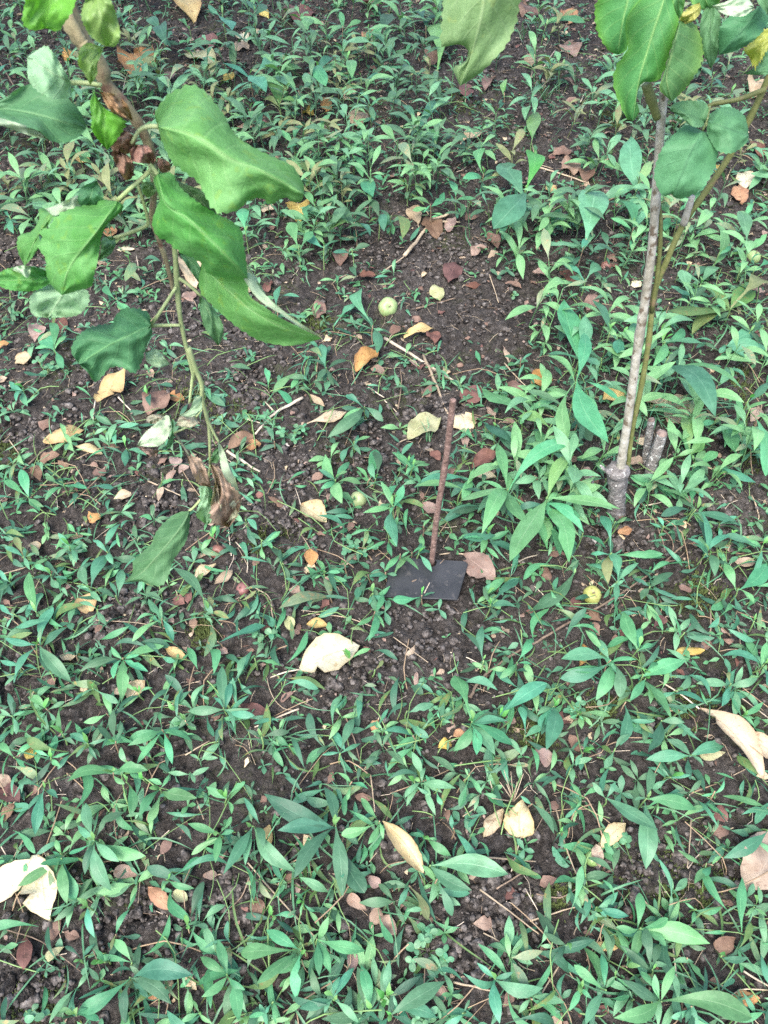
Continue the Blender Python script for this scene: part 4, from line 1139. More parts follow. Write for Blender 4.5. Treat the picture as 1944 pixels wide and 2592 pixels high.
FC('R2', 870, 760, 60, 'brown'); FC('R2', 1245, 540, 80, 'pink', .4); FC('R2', 450, 360, 70, 'brown'); FC('R2', 630, 260, 60, 'tan', .4); FC('R2', 290, 970, 80, 'pink'); FC('R2', 470, 1040, 90, 'brown', .5); FC('R2', 1600, 380, 90, 'tan', .5); FC('R2', 600, 40, 70, 'brown'); FC('R2', 725, 812, 45, 'yellow'); FC('R2', 1440, 730, 40, 'yellow'); FC('R2', 380, 940, 70, 'brown')

# ------------------------------------------------------------------ sticks, straws and twigs
def stick(reg, pts, rpx, mat, look=None, fork=None, h=.006):
    P = [at(*nat(reg, *p), h + U(0, .006)) for p in pts]
    d = (P[0] - EYE).dot(ray(PW / 2, PH / 2))
    r0 = rpx / FPX * d
    e = empty('dry_twig' if mat == 'twig' else 'dry_straw', Vector((P[0].x, P[0].y, gz(P[0].x, P[0].y))))
    Q = smooth_path(P, 4) if len(P) > 2 else resample(P, 5)
    Q = [q + Vector((U(-1, 1), U(-1, 1), U(-1, 1))) * r0 * .35 for q in Q]
    mb = MB(); tube(mb, Q, [r0 * (1.05 - .35 * i / (len(Q) - 1)) for i in range(len(Q))], 6, True, .08)
    mb.build('stalk', M[mat], e, e.location)
    if fork:
        for f in fork:
            Fp = [P[f[0]], at(*nat(reg, *f[1]), h + .008)]
            mb = MB(); tube(mb, resample(Fp, 4), [r0 * .7, r0 * .65, r0 * .6, r0 * .5, r0 * .4], 5, True, .08)
            mb.build('side_twig', M[mat], e, e.location)
    m_ = P[len(P) // 2] if len(P) > 2 else (P[0] + P[1]) / 2
    e['category'] = 'twig' if mat == 'twig' else 'straw'
    e['group'] = 'twigs and straws on the soil'
    if look: e['label'] = look
    else:
        px, py = proj(m_)
        Ln = sum((b - a).length for a, b in zip(P, P[1:]))
        THINGS.append((e, e['category'], ('long ' if Ln > .14 else 'short ') + {'twig': 'brown twig', 'straw': 'tan dry straw', 'pale_straw': 'pale dry straw'}[mat], px, py))

stick('R4', [(0, 355), (160, 450), (420, 617)], 4.2, 'pale_straw', 'long pale straw slanting down to the right above the rod')
stick('R4', [(170, 430), (215, 530), (278, 692)], 4, 'straw', 'tan straw running down from the long pale straw to the rod')
stick('R6', [(372, 800), (420, 720), (540, 625), (660, 560), (760, 500), (870, 440), (985, 375), (1150, 265), (1310, 130)], 3.8, 'twig', 'longest dark brown stick, crossing the weeds beside the spotted apple', h=.010)
stick('R2', [(88, 1105), (150, 1030), (205, 955), (280, 925)], 5, 'straw', 'tan branched stick above the pale green apple', fork=[(2, (330, 960))])
stick('R3', [(1310, 612), (1190, 678), (1100, 770)], 4, 'pale_straw', 'forked pale twig left of the rod', fork=[(1, (1145, 630))])
stick('R3', [(982, 842), (1060, 895), (1122, 932)], 4, 'pale_straw')
for a in ([('R3', [(1070, 705), (1132, 724)], 4, 'pale_straw'), ('R3', [(1590, 568), (1660, 612)], 4, 'pale_straw'), ('R5', [(415, 468), (600, 480), (800, 522)], 3, 'straw'),
           ('R5', [(985, 65), (1000, 190)], 3, 'pale_straw'), ('R5', [(1020, 130), (1065, 190), (1068, 262)], 3, 'pale_straw'), ('R5', [(1292, 850), (1190, 890), (1100, 930)], 5, 'pale_straw'),
           ('R5', [(1330, 440), (1480, 452), (1610, 495)], 3.5, 'straw'), ('R5', [(0, 272), (120, 236)], 3.5, 'straw'), ('R5', [(800, 1050), (905, 988)], 4, 'straw'), ('R5', [(1150, 700), (1170, 780), (1220, 845), (1290, 860)], 2.6, 'straw'),
           ('R5', [(1100, 325), (1165, 370), (1175, 440), (1195, 500)], 3.2, 'straw'), ('R5', [(1040, 80), (1090, 30)], 2.5, 'pale_straw'), ('R5', [(1490, 880), (1530, 980), (1560, 1100)], 4, 'twig'),
           ('R7', [(1070, 410), (1240, 600), (1400, 770), (1520, 880)], 4.5, 'straw'), ('R7', [(1085, 452), (1040, 560), (970, 622)], 4, 'twig'), ('R7', [(238, 650), (255, 710), (272, 772)], 2.6, 'straw'),
           ('R7', [(50, 400), (90, 330), (135, 250)], 3, 'straw'), ('R7', [(168, 370), (230, 310), (270, 230)], 3, 'pale_straw'), ('R7', [(850, 140), (880, 222)], 4, 'straw'), ('R7', [(0, 330), (45, 412)], 3, 'pale_straw'),
           ('R7', [(1420, 800), (1530, 890), (1550, 1020)], 3, 'straw'), ('R7', [(400, 780), (430, 860), (455, 930)], 2.8, 'twig'), ('R7', [(560, 290), (610, 370)], 3, 'straw'), ('R7', [(1600, 30), (1620, 190)], 4, 'straw'), ('R7', [(30, 700), (180, 750), (350, 880)], 3, 'twig'),
           ('R8', [(740, 170), (800, 380), (900, 602)], 4, 'straw'), ('R8', [(415, 525), (530, 610), (668, 716)], 5, 'straw'), ('R8', [(610, 520), (690, 660), (772, 815)], 3, 'pale_straw'), ('R8', [(630, 662), (740, 625), (862, 590)], 4.5, 'straw'),
           ('R8', [(420, 385), (540, 395), (655, 405)], 5, 'straw'), ('R8', [(485, 522), (570, 470), (645, 425)], 4.5, 'twig'), ('R8', [(1328, 220), (1320, 330), (1310, 430)], 4, 'straw'), ('R8', [(1420, 345), (1360, 375), (1312, 435)], 4, 'pale_straw'),
           ('R8', [(1552, 878), (1660, 942)], 6, 'pale_straw'), ('R8', [(760, 850), (690, 960), (605, 1110)], 4.5, 'straw'), ('R8', [(300, 925), (390, 945), (490, 970)], 6, 'straw'), ('R8', [(1080, 530), (1140, 590), (1205, 645)], 5, 'straw'),
           ('R8', [(1250, 778), (1262, 890), (1278, 1005)], 4, 'pale_straw'), ('R8', [(430, 712), (500, 750), (562, 800)], 3.5, 'straw'), ('R8', [(1440, 1030), (1540, 960), (1660, 958)], 4.5, 'straw'), ('R8', [(660, 545), (760, 560), (850, 510)], 4, 'twig'),
           ('R8', [(462, 0), (460, 60), (490, 160)], 2.4, 'pale_straw'), ('R8', [(340, 210), (410, 160)], 2.8, 'straw'), ('R8', [(560, 820), (600, 860), (660, 880)], 3.5, 'straw'), ('R8', [(1300, 680), (1410, 672)], 2.5, 'pale_straw'), ('R8', [(820, 720), (845, 655)], 4, 'olive_'),
           ('R6', [(550, 230), (600, 205), (662, 184)], 4, 'pale_straw'), ('R6', [(285, 605), (360, 630), (440, 668)], 3, 'pale_straw'), ('R6', [(40, 540), (110, 590), (190, 650)], 3, 'straw'), 
           ('R6', [(650, 320), (690, 360)], 3, 'pale_straw'), ('R6', [(620, 850), (700, 858), (760, 850)], 2.8, 'pale_straw'), ('R6', [(1430, 730), (1540, 800), (1660, 890)], 4, 'pale_straw'), ('R6', [(1410, 400), (1412, 500), (1400, 590)], 5, 'straw'), ('R6', [(1500, 460), (1530, 500), (1540, 580)], 5, 'straw'),
           ('H', [(400, 1215), (520, 1350), (680, 1540), (790, 1670), (800, 1788)], 4.2, 'twig'), ('H', [(550, 1356), (720, 1322)], 4, 'pale_straw'), ('H', [(1515, 1265), (1570, 1420), (1575, 1500)], 3.5, 'straw'), ('H', [(980, 970), (1150, 1020), (1280, 1075)], 5, 'straw'), ('H', [(660, 1560), (700, 1660), (730, 1780)], 3, 'twig'),
           ('R4', [(520, 462), (580, 530), (640, 590)], 3.5, 'straw'), ('R4', [(455, 80), (475, 140), (495, 200)], 3, 'straw'), ('R4', [(705, 150), (735, 212)], 3, 'pale_straw'), ('R4', [(140, 228), (220, 205), (310, 182)], 4.5, 'twig'), ('R4', [(0, 65), (50, 30), (90, 0)], 4, 'straw'), ('R4', [(0, 620), (60, 680)], 3, 'pale_straw'),
           ('R4', [(735, 545), (755, 650), (770, 770)], 5, 'twig'), ('R4', [(560, 610), (660, 615)], 4, 'straw'), ('R4', [(60, 660), (75, 560), (70, 470)], 4, 'twig'),
           ('R1', [(650, 160), (740, 205), (860, 228), (960, 235)], 3.5, 'twig'), ('R1', [(528, 410), (540, 350), (555, 310)], 2.6, 'pale_straw'), ('R1', [(1100, 1030), (1130, 1080)], 2.5, 'straw'), ('R1', [(1440, 335), (1475, 395)], 3, 'straw'), ('R1', [(0, 270), (60, 370)], 4, 'twig'),
           ('R2', [(660, 720), (760, 750), (880, 790)], 5, 'straw'), ('R2', [(640, 620), (660, 700), (730, 730)], 2.6, 'straw'), ('R2', [(790, 330), (830, 375), (880, 390)], 4, 'twig'), ('R2', [(670, 385), (720, 340)], 3, 'straw'), ('R2', [(800, 830), (812, 760)], 2.4, 'pale_straw'), ('R2', [(1500, 730), (1470, 800)], 3, 'straw'), ('R2', [(640, 305), (630, 370)], 3, 'straw'),
           ('R2', [(850, 440), (870, 395)], 3, 'pale_straw'), ('R2', [(690, 290), (740, 215)], 3, 'pale_straw'), ('R3', [(40, 795), (100, 880)], 3, 'straw'), ('R3', [(100, 920), (200, 830)], 5, 'twig'), ('R3', [(510, 610), (565, 665)], 4, 'pale_straw'), ('R3', [(50, 290), (85, 210)], 2.6, 'straw'), ('R3', [(320, 950), (350, 1000)], 2.6, 'straw'), ('R3', [(590, 0), (600, 60)], 2.6, 'pale_straw'),
           ('R3', [(640, 970), (780, 1035)], 4.5, 'straw'), ('R3', [(455, 80), (465, 160)], 3, 'straw')]):
    stick(a[0], a[1], a[2] * .5, 'straw' if a[3] == 'olive_' else a[3])
stick('R6', [(120, 300), (190, 270), (260, 205)], 1.6, 'twig', 'thin brown twig lying across the black plate', h=.020)
stick('R6', [(175, 350), (212, 275)], 1.5, 'pale_straw', 'short pale straw lying on the black plate', h=.020)
# star of straws
sp0 = at(*nat('R8', 560, 145), .012)
e = empty('straw_tuft', Vector((sp0.x, sp0.y, gz(sp0.x, sp0.y))))
tag(e, 'star shaped tuft of dry straws above the heart shaped leaf', 'straw', 'twigs and straws on the soil')
for q in ((500, 60), (518, 8), (548, 15), (602, 25), (465, 130), (620, 80), (530, 70), (575, 60)):
    mb = MB(); tube(mb, resample([sp0, at(*nat('R8', *q), .05)], 3), [.0008, .0007, .0006, .0004], 5)
    mb.build('straw', M['straw'], e, e.location)

# ------------------------------------------------------------------ weeds
WEEDS = []
NUMW = {1: 'one', 2: 'two', 3: 'three', 4: 'four', 5: 'five', 6: 'six', 7: 'seven', 8: 'eight', 9: 'nine', 10: 'ten', 11: 'eleven', 12: 'twelve', 13: 'thirteen', 14: 'fourteen'}
TONE = {'weed_bright': 'bright green', 'weed_olive': 'olive', 'weed_blue': 'blue-green', 'weed_green': 'mid-green', 'weed_dark': 'dark green', 'weed_fresh': 'yellow-green', 'weed_worn': 'worn'}
def pick_tone(py):
    w = [('weed_blue', .34), ('weed_green', .34), ('weed_dark', .18), ('weed_bright', .08), ('weed_olive', .04), ('weed_worn', .02)]
    if py < 650: w = [('weed_blue', .16), ('weed_green', .38), ('weed_dark', .36), ('weed_olive', .08), ('weed_worn', .02)]
    x = U(0, 1)
    for m_, k in w:
        x -= k
        if x < 0: return m_
    return 'weed_green'

def one_leaf(parent, origin, base, tip, mat, wr=None, prof=None, arch=None, name='leaf', roll=None):
    L = (Vector(tip) - Vector(base)).length
    mb = MB()
    leaf_surface(mb, base, tip, L * (wr * U(.85, 1.12) if wr else U(.19, .31)) / 2, prof or rng.choice((LANCE, LANCE, LANCE, LANCE2, LANCE2, LANCE2, LANCE2, WEDGE, WEDGE, SPOON)), arch if arch is not None else U(.02, .22), U(.10, .40), U(.04, .14),
                 roll if roll is not None else U(-.45, .45), U(-.10, .10), U(0, .35), 2, bite=1 if U(0, 1) < .12 else 0)
    return mb.build(name, M[mat], parent, origin)

def weed_explicit(reg, c, tips, H=None, tone=None, wr=None, extra=None, bud=None):
    cx, cy = nat(reg, *c)
    if extra is None: extra = rng.choice((4, 5, 6)) if cy < 620 else rng.choice((1, 2, 3)) if cy < 1500 else rng.choice((0, 1, 2))
    tp = [nat(reg, *t) for t in tips]
    if H is None: H = U(.018, .045) if len(tips) > 1 else U(.012, .025)
    C = at(cx, cy, H)
    tone = tone or pick_tone(cy)
    bx, by = C.x + U(-.006, .006), C.y + U(-.004, .008)
    base = Vector((bx, by, gz(bx, by)))
    e = empty('weed_plant', base)
    mb = MB()
    tube(mb, smooth_path([base - Vector((0, 0, .006)), base.lerp(C, .5) + Vector((U(-.003, .003), U(-.003, .003), 0)), C], 3), [.0016, .0015, .0014, .0013, .0012, .0011, .0010], 5)
    mb.build('stem', M['stem_green' if U(0, 1) < .75 else 'stem_brown'], e, base)
    n = 0
    for t in tp:
        T = at(*t, H)
        L = (T - C).length
        h = max(.006, min(H + L * U(-.28, .22), H + .05))
        T = at(*t, h)
        start = base.lerp(C, U(.72, 1.0))
        one_leaf(e, base, start, T, tone if U(0, 1) < .86 else pick_tone(cy), wr)
        n += 1
    for k in range(extra):
        a = U(0, 6.283); L = U(.022, .050) * (1 + max(0, H - .05) * 9)
        st = base.lerp(C, U(.3, .8))
        T = st + Vector((math.cos(a) * L, math.sin(a) * L, L * U(-.3, .3)))
        T.z = max(T.z, gz(T.x, T.y) + .004)
        one_leaf(e, base, st, T, 'weed_dark' if U(0, 1) < .5 else tone); n += 1
    if bud or (bud is None and U(0, 1) < .55):
        for k in range(rng.choice((1, 2))):
            a = U(0, 6.283); L = U(.010, .024)
            one_leaf(e, base, C, C + Vector((math.cos(a) * L * .5, math.sin(a) * L * .5, L)), 'weed_fresh', .28, name='young_leaf'); n += 1
    note(e, 'weed', f'{TONE[tone]} weed with {NUMW.get(n, "many")} ' + ('leaf' if n == 1 else 'leaves'), C, 'weed', 'lance leaved weeds')
    WEEDS.append((cx, cy))

def W(reg, text, **k):
    for part in text.split('|'):
        P = [tuple(float(v) for v in q.split(',')) for q in part.strip().split(';') if q.strip()]
        weed_explicit(reg, P[0], P[1:], **k)

# weeds that reach over the plate
W('E', '545,1590;375,1815;440,1545;690,1545', H=.045, tone='weed_bright', wr=.22, extra=1)
W('E', '615,1600;738,1785;640,1500', H=.045, tone='weed_bright', wr=.26, extra=0, bud=True)
W('E', '290,1785;135,1825;400,1815;250,1690;220,1885', H=.03, tone='weed_blue', wr=.4, extra=0)
W('E', '640,2010;360,2055;765,1985;600,2140', H=.028, tone='weed_dark', wr=.3, extra=0)
W('E', '360,1140;70,1215;240,905;465,940;400,1535;330,1230', H=.06, tone='weed_bright', wr=.24, extra=1, bud=True)
W('E', '560,770;350,620;720,745;480,850;620,930', H=.05, tone='weed_green', wr=.25, extra=1)
W('E', '1030,985;560,965|1035,985;1140,795;1300,1080', H=.05, tone='weed_bright', wr=.2, extra=0, bud=False)
W('E', '195,880;180,620;150,720|170,1990;130,2100;300,2070;220,2180;160,1960', H=.03, tone='weed_blue', wr=.3, extra=0)
W('E', '1270,2000;1180,2080;1250,1930;1330,1880;1440,1850;1400,2140', H=.035, tone='weed_bright', wr=.36, extra=0)
# the large weeds in front of the sapling
W('G', '515,930;970,590;180,1020;440,620;335,880;330,1250;660,1180;790,1370', H=.085, tone='weed_bright', wr=.20, extra=8, bud=False)
W('G', '790,985;975,690', H=.10, tone='weed_fresh', wr=.20, extra=0, bud=False)
W('G', '795,990;1300,1075;525,1440;1045,1240;940,1450', H=.095, tone='weed_bright', wr=.215, extra=8, bud=False)
W('G', '1000,130;780,0;1045,-160;1280,300;925,590;1218,615;1140,400', H=.15, tone='weed_bright', wr=.20, extra=6)
W('G', '630,395;328,240;840,320;600,480', H=.06, tone='weed_bright', wr=.36, extra=0)
W('G', '820,480;580,430', H=.06, tone='weed_fresh', wr=.45, extra=0, bud=False)
W('G', '610,700;345,480;700,560;540,600', H=.04, tone='weed_dark')
W('G', '1240,1380;1170,1120;1310,1460;1600,1390;1090,1390;1215,1600', H=.04, tone='weed_blue')
W('G', '1225,1620;1060,1460;1330,1570;1180,1700', H=.03, tone='weed_blue')
W('G', '455,1610;340,1640;590,1560;410,1580;480,1680', H=.03, tone='weed_blue', wr=.4)
W('G', '350,1050;45,1180;120,1100|500,1230;200,1270;560,1330', tone='weed_dark')
W('G', '1540,880;1365,840;1659,1000;1440,920', H=.03)
W('G', '1010,420;1010,610;1095,600;960,520', H=.06, tone='weed_dark')
W('G', '720,700;740,530;640,640;860,560;800,640', H=.04, tone='weed_dark', wr=.35)
W('G', '900,1260;960,1400;830,1340;1000,1330', H=.03, tone='weed_dark')
W('G', '1160,740;990,730;1200,800;1100,700|1200,860;1090,870', H=.03, tone='weed_dark')
W('H', '1490,385;830,110;1659,240;1659,420', H=.13, tone='weed_bright', wr=.21, extra=1, bud=True)
W('H', '1500,470;1640,1090;1480,420;1560,480', H=.12, tone='weed_bright', wr=.21, extra=1)
W('H', '760,10;1185,555;860,-60', H=.12, tone='weed_dark', wr=.24, extra=1)
W('H', '1380,560;1265,830;1370,890;1440,700|1200,570;1030,640;1320,600|1010,1390;810,1230;1140,1760;1380,1500;690,1450;1080,1500|1610,1720;1270,1630;1700,1780|1230,1010;1550,1150', H=.045)
W('H', '960,880;940,560;1000,640;870,700;1080,760;990,930', H=.05, tone='weed_fresh', wr=.3)
W('H', '990,1010;920,1100;1090,860;1200,870;1060,1150;940,1130|870,1180;800,1060;900,1060|640,1130;420,1080;830,1300;700,1200', H=.04)
W('R3', '500,735;410,690;455,805;500,815;600,725|232,400;150,400;175,470;275,485;300,345;215,290;170,335|275,985;200,950;375,1005;250,1030;320,1000|375,1005;320,985;490,1005|120,1040;20,960;90,920;75,1095;170,1105;190,1085;55,1060')
W('R3', '1450,965;1405,855;1375,920;1385,1005;1480,1070;1510,890;1560,985;1425,1055;1500,930', tone='weed_green', H=.045, wr=.3, bud=True)
W('R3', '1600,960;1625,835|1575,650;1495,600;1590,700;1480,765;1415,785;1655,715|1440,300;1530,200|885,595;975,650|1160,560;1260,640|790,965;700,980|1085,930;1135,985|1185,800;1150,735|545,830;540,910|100,580;40,540;150,600;120,650;70,630')
W('R3', '1610,300;1560,150;1540,245;1655,320;1630,420;1480,270', tone='weed_blue', H=.05)
W('R3', '1200,240;1140,290;1260,280;1210,130;1330,270;1180,200|1410,480;1500,450;1330,450;1390,380;1440,560;1370,540|640,600;615,575;650,650|1300,500;1180,590;1370,440;1330,540|560,30;640,70;500,60;610,110;540,110|500,180;560,230;450,130|1530,800;1480,890;1600,780;1560,860')
W('R4', '850,420;780,185;870,255;930,470;700,425|975,330;900,190;1000,360|1030,340;1090,290;1010,420;1130,330', H=.08, tone='weed_blue', wr=.3)
W('R4', '1215,370;1180,440;1290,310;1400,390;1160,480;1010,340', H=.07, tone='weed_green', bud=True)
W('R4', '1215,370;1250,280', H=.07, tone='weed_fresh', extra=0, bud=False)
W('R4', '1500,220;1200,240;1330,340;1560,120;1655,110;1420,200;1380,130;1560,260|870,100;770,30;930,40;800,90|1480,380;1600,330;1450,420;1560,440;1655,400|1330,180;1240,130;1290,60;1400,130;1350,230|1580,330;1500,290;1655,280;1620,380', H=.05, wr=.36)
W('R4', '1370,120;1290,90;1450,60;1420,150|1600,60;1520,30;1655,20;1540,90|850,280;760,370;800,330|590,440;560,470;640,420;620,460|1120,450;1180,520;1060,420;1040,470|940,440;870,400;1000,400;920,500|1440,560;1330,500;1400,640;1480,480', H=.04)
W('R4', '100,900;35,850;150,940;60,930;180,890;130,860|30,1060;60,990;0,1000;80,1090;0,1105|370,960;385,925;130,1000;340,1050', H=.035, tone='weed_green')
W('R4', '480,740;430,720;590,860;600,800', H=.05, tone='weed_dark')
W('R4', '1600,840;1520,760;1655,800;1540,900;1640,920|1320,960;1260,900;1390,900;1360,1030|1440,960;1380,1000;1500,1010;1470,900', H=.03)
W('R4', '1340,1090;1200,1010;1260,1000;1340,980', H=.04)
W('R2', '610,830;525,705;470,990;710,920|875,1030;910,825;690,1060;855,1070|1100,790;1065,590;940,860;1060,930;1130,860', H=.10, tone='weed_blue', wr=.3)
W('R2', '1105,780;1150,695|615,800;640,655', H=.10, tone='weed_fresh', extra=0, bud=False)
W('R2', '1450,1090;1430,960;1500,1060|1570,1090;1545,910;1655,1010;1500,1100|1080,980;980,940;1010,870;1140,900', H=.08, tone='weed_green', wr=.3)
W('R2', '145,540;75,450;215,430;120,590;240,540|30,930;80,1030;0,1000|310,850;330,940;400,860;280,780|200,880;260,830;170,920;120,860|100,800;130,710;60,760;40,830;180,820|430,750;340,770;490,740;420,640|215,640;190,560;120,640;250,700', H=.06)
W('R2', '720,960;640,1000;760,900;690,1040;800,920|970,1060;900,1090;1060,1070;940,1000|800,1050;720,1100;860,1090|540,960;500,1010;600,930;570,1000|1240,930;1180,860;1300,960;1210,1000|1600,870;1655,900;1560,930|1340,850;1390,800;1300,900', H=.05, wr=.32)
W('R2', '770,290;680,270;850,270|1420,330;1350,290;1500,300;1460,380|1500,400;1420,420;1560,380;1530,450|1380,260;1300,240;1450,250|120,300;0,310;200,340;60,260|20,60;50,0;0,120;90,90|180,110;130,60;240,70|700,110;670,60;870,100;780,90', H=.06)
W('R2', '640,600;650,480|230,300;225,110|520,400;530,340', H=.05, tone='weed_fresh', extra=3)
W('R5', '880,370;745,240;920,440|385,330;465,185;350,230;330,320|500,360;525,250;470,300|155,430;125,260;180,350;100,420', tone='weed_blue')
W('R5', '165,570;20,545;65,715;230,410;180,500;240,690;310,740|530,630;345,690;710,580;490,720;525,820;480,580;640,690|700,460;570,560;750,560;690,400;640,375|900,425;850,450;990,460;950,400;900,360|940,560;1150,490', H=.035)
W('R5', '965,845;960,665;1100,880;1010,935;810,860;920,800;1080,850|1030,720;1065,620;990,740|1100,630;1220,665;1150,620|700,940;690,870;745,1090;840,960;550,1010;590,1090;830,990|270,960;255,850;230,930;310,900|500,990;490,850;520,900|400,760;510,825;350,800|460,870;360,910;500,880', H=.04)
W('R5', '1440,925;1480,790|1470,1040;1530,890;1390,1050;1560,1000|1130,970;1060,940;1250,950|1620,430;1590,560;1655,350;1540,490;1660,500|920,110;870,165;940,60|1060,30;1120,20;1010,60;1110,80|1130,120;1175,160;1080,90|1220,220;1200,280;1210,160|1490,230;1540,180;1460,250')
W('R5', '100,190;20,150;60,110;160,180;130,250|300,150;250,90;360,110;330,220;240,200|40,300;0,250;90,260;60,360;0,340|220,270;150,230;290,290;250,330;180,310|60,440;0,400;120,400;30,500;110,480|420,420;340,390;490,400;460,490;380,480|90,660;0,640;60,740;160,680|200,850;120,800;280,820;240,900;160,900|50,880;0,850;110,860;70,960;0,930', tone='weed_blue')
W('R5', '330,620;280,610;400,650;340,560|600,780;540,740;660,760|380,1000;300,960;460,980;420,1070;330,1060|60,1060;0,1000;150,1000;110,1105|220,1060;150,1030;300,1040;260,1100|800,900;760,880;830,860;850,930|650,1060;600,1010;720,1040|1250,1010;1190,960;1330,980;1290,1060;1180,1040|1560,1080;1500,1030;1640,1060|460,170;520,120;400,120;490,230', H=.03)
W('R5', '1030,380;990,440;1080,420;1060,350|1590,270;1655,250;1540,310;1610,300|1420,360;1340,400;1200,420|1400,270;1470,260;1360,290|1510,640;1600,590|1620,680;1655,640;1590,700|760,860;830,770|330,90;400,100;290,50', H=.025)
W('R6', '380,905;310,705;560,1010;480,1050;300,1035;530,900;400,1050', H=.05, tone='weed_green', wr=.3)
W('R6', '575,650;640,545;540,720;640,660;500,720|500,880;705,740|610,965;590,840|735,840;670,960;700,1030;660,880|980,640;765,635;1095,640;915,815;760,720;1020,800;930,550|1100,590;1035,430;1110,500;1160,570|1120,700;1305,640;1060,720;1180,650|1130,720;1150,830;1240,890;1060,820|1045,820;1020,1010|950,590;870,510;910,560', H=.04, wr=.28)
W('R6', '430,640;340,520;425,490;440,660|460,400;430,320;570,410;580,290;490,460;400,390|1010,300;870,225;1100,220;1000,390;970,180|1150,320;1075,285;1250,265;1270,370;1110,380|1390,180;1370,0;1330,140;1500,100|1410,180;1430,280|1500,100;1630,150|1530,330;1470,220;1655,220;1600,400|1300,520;1430,545;1310,580;1350,470', H=.04)
W('R6', '1640,660;1550,510;1460,620;1655,560;1600,620;1655,750|1500,740;1460,840;1350,740;1490,690|1270,770;1180,800;1320,700|1200,900;1140,1040;1300,910|1330,1050;1220,980;1470,1010;1130,1070;1380,1100|125,965;0,945|100,860;215,830|1000,1020;950,1105;1060,960', H=.035, tone='weed_blue', wr=.3)
W('R6', '820,270;615,440', H=.02, tone='weed_dark', wr=.19)
W('R6', '250,900;230,860;290,910;260,820|160,960;140,920;180,1000|840,870;800,890;830,850;860,900|860,1040;830,1100;880,970|1550,880;1500,800;1600,930;1640,820|1210,60;1300,50;1180,20|1450,50;1530,20;1400,40|1600,470;1540,440;1655,500|1450,450;1400,500;1500,400', H=.03)
W('R6', '170,60;200,30;130,90;240,100|70,180;0,260;110,170;150,250|20,100;60,20;0,60;50,150|450,100;350,110;540,80;420,180|700,40;760,190;640,110;600,60|860,90;780,20;960,160|1000,40;960,0;1050,20', H=.05, tone='weed_green')
W('R7', '405,310;370,150;300,370;630,380;515,405;480,530;540,190', H=.045, tone='weed_blue', wr=.27)
W('R7', '690,90;850,130;600,220;640,240;730,30|490,20;290,60;640,10;540,70|190,90;120,180;150,290;250,130;80,60|545,60;565,210|265,390;325,570;75,510;290,590;240,460|380,600;355,590;410,735;340,660|560,905;835,895;335,1060;545,1105;640,990;740,1020|330,1070;255,1050;430,1090;380,1040', H=.04, wr=.28)
W('R7', '980,890;865,815;870,990;1030,1090;940,740;1060,960', H=.05, tone='weed_green', wr=.3)
W('R7', '1300,790;1110,930;1150,700;1280,1000;1040,800|1370,740;1580,790;1420,640;1380,900;1430,890|1440,1000;1290,1040;1550,1100;1470,900;1400,1060|940,280;810,240;930,410;1000,210;1010,270|1090,250;1280,450;965,460;1140,350;1060,420|1450,250;1200,270;1270,480;1480,560;1575,540;1140,110;1400,80|1640,230;1475,290;1590,330;1560,130;1655,310', H=.045, wr=.27)
W('R7', '810,690;880,490;900,690|720,480;640,440;840,520;700,530|1600,1040;1560,850|1655,1000;1660,850|980,130;890,80;1000,200;1060,60|260,370;200,400;240,310;310,330|500,720;560,610;480,790|570,840;490,740|450,840;410,780;470,880|350,830;280,770;410,760;330,870|450,550;560,510;480,600|1180,640;1270,640;1150,700', H=.03)
W('R7', '1180,1010;1150,1060;1230,1040;1190,1105|860,1060;780,1100;830,1000;920,1105|1060,1080;1140,1060;1000,1105|1520,60;1460,20;1590,90;1500,140|1300,90;1230,40;1390,60|1120,480;1060,500;1160,440|1310,580;1270,540;1360,620;1300,640|620,50;560,20;700,70', H=.03)
W('R8', '640,155;735,285;590,120|960,130;1185,270;900,60;1000,60|1135,130;1130,440;1150,0;1350,180;1080,140|300,260;400,420;290,200;340,290|200,420;540,460;380,530;130,340|230,480;295,640|110,510;190,660;60,600|480,910;400,840;690,950;500,1105;560,880', H=.04, wr=.27, tone='weed_blue')
W('R8', '30,1065;265,920|60,1040;230,1080;40,980|370,30;330,170;420,110;350,0|790,765;690,710;850,800;730,840|1110,690;1230,650;1410,760;1220,770;1000,690|1050,860;1000,700;1110,700;1080,830|1160,870;1130,690;1190,760|960,960;940,800;870,1110;1000,900;820,850', H=.04, wr=.29)
W('R8', '1200,1010;990,1080;1590,1080;1170,890;1110,880;1260,850', H=.05, tone='weed_green', wr=.27)
W('R8', '1310,820;1390,930|1460,810;1575,820;1440,850|1660,170;1465,120|1660,270;1465,390|1350,610;1460,600;1330,670;1300,580|180,300;110,290;290,380;230,310;150,360|10,980;25,830|1000,900;1060,950;940,930|920,600;880,660;990,560;960,640;1060,640|860,130;800,60;930,90;830,170|130,60;60,30;190,110;90,130|230,90;180,30;290,70;250,160', H=.03)
W('R8', '760,280;770,350|1430,100;1370,120;1470,50|1240,40;1160,90;1330,30;1200,0|1420,420;1370,470;1460,380;1340,500|850,950;800,1050;900,1000;830,900|640,1000;580,960;700,1030|340,1060;260,1105;370,1000|1330,1030;1300,1105;1240,1080|1080,1000;1060,960;1130,1060|1600,600;1655,640;1560,640', H=.03)
W('R1', '1080,330;960,270;1190,260;1110,340;1000,400;1150,400|1200,430;1130,340;1280,440;1240,350|1290,390;1350,350;1230,330;1330,450|1080,470;1000,480;1140,440;1090,520|1370,290;1310,240;1440,250;1410,370|1500,260;1440,200;1560,240;1520,340|1560,330;1460,350;1640,320', H=.09)
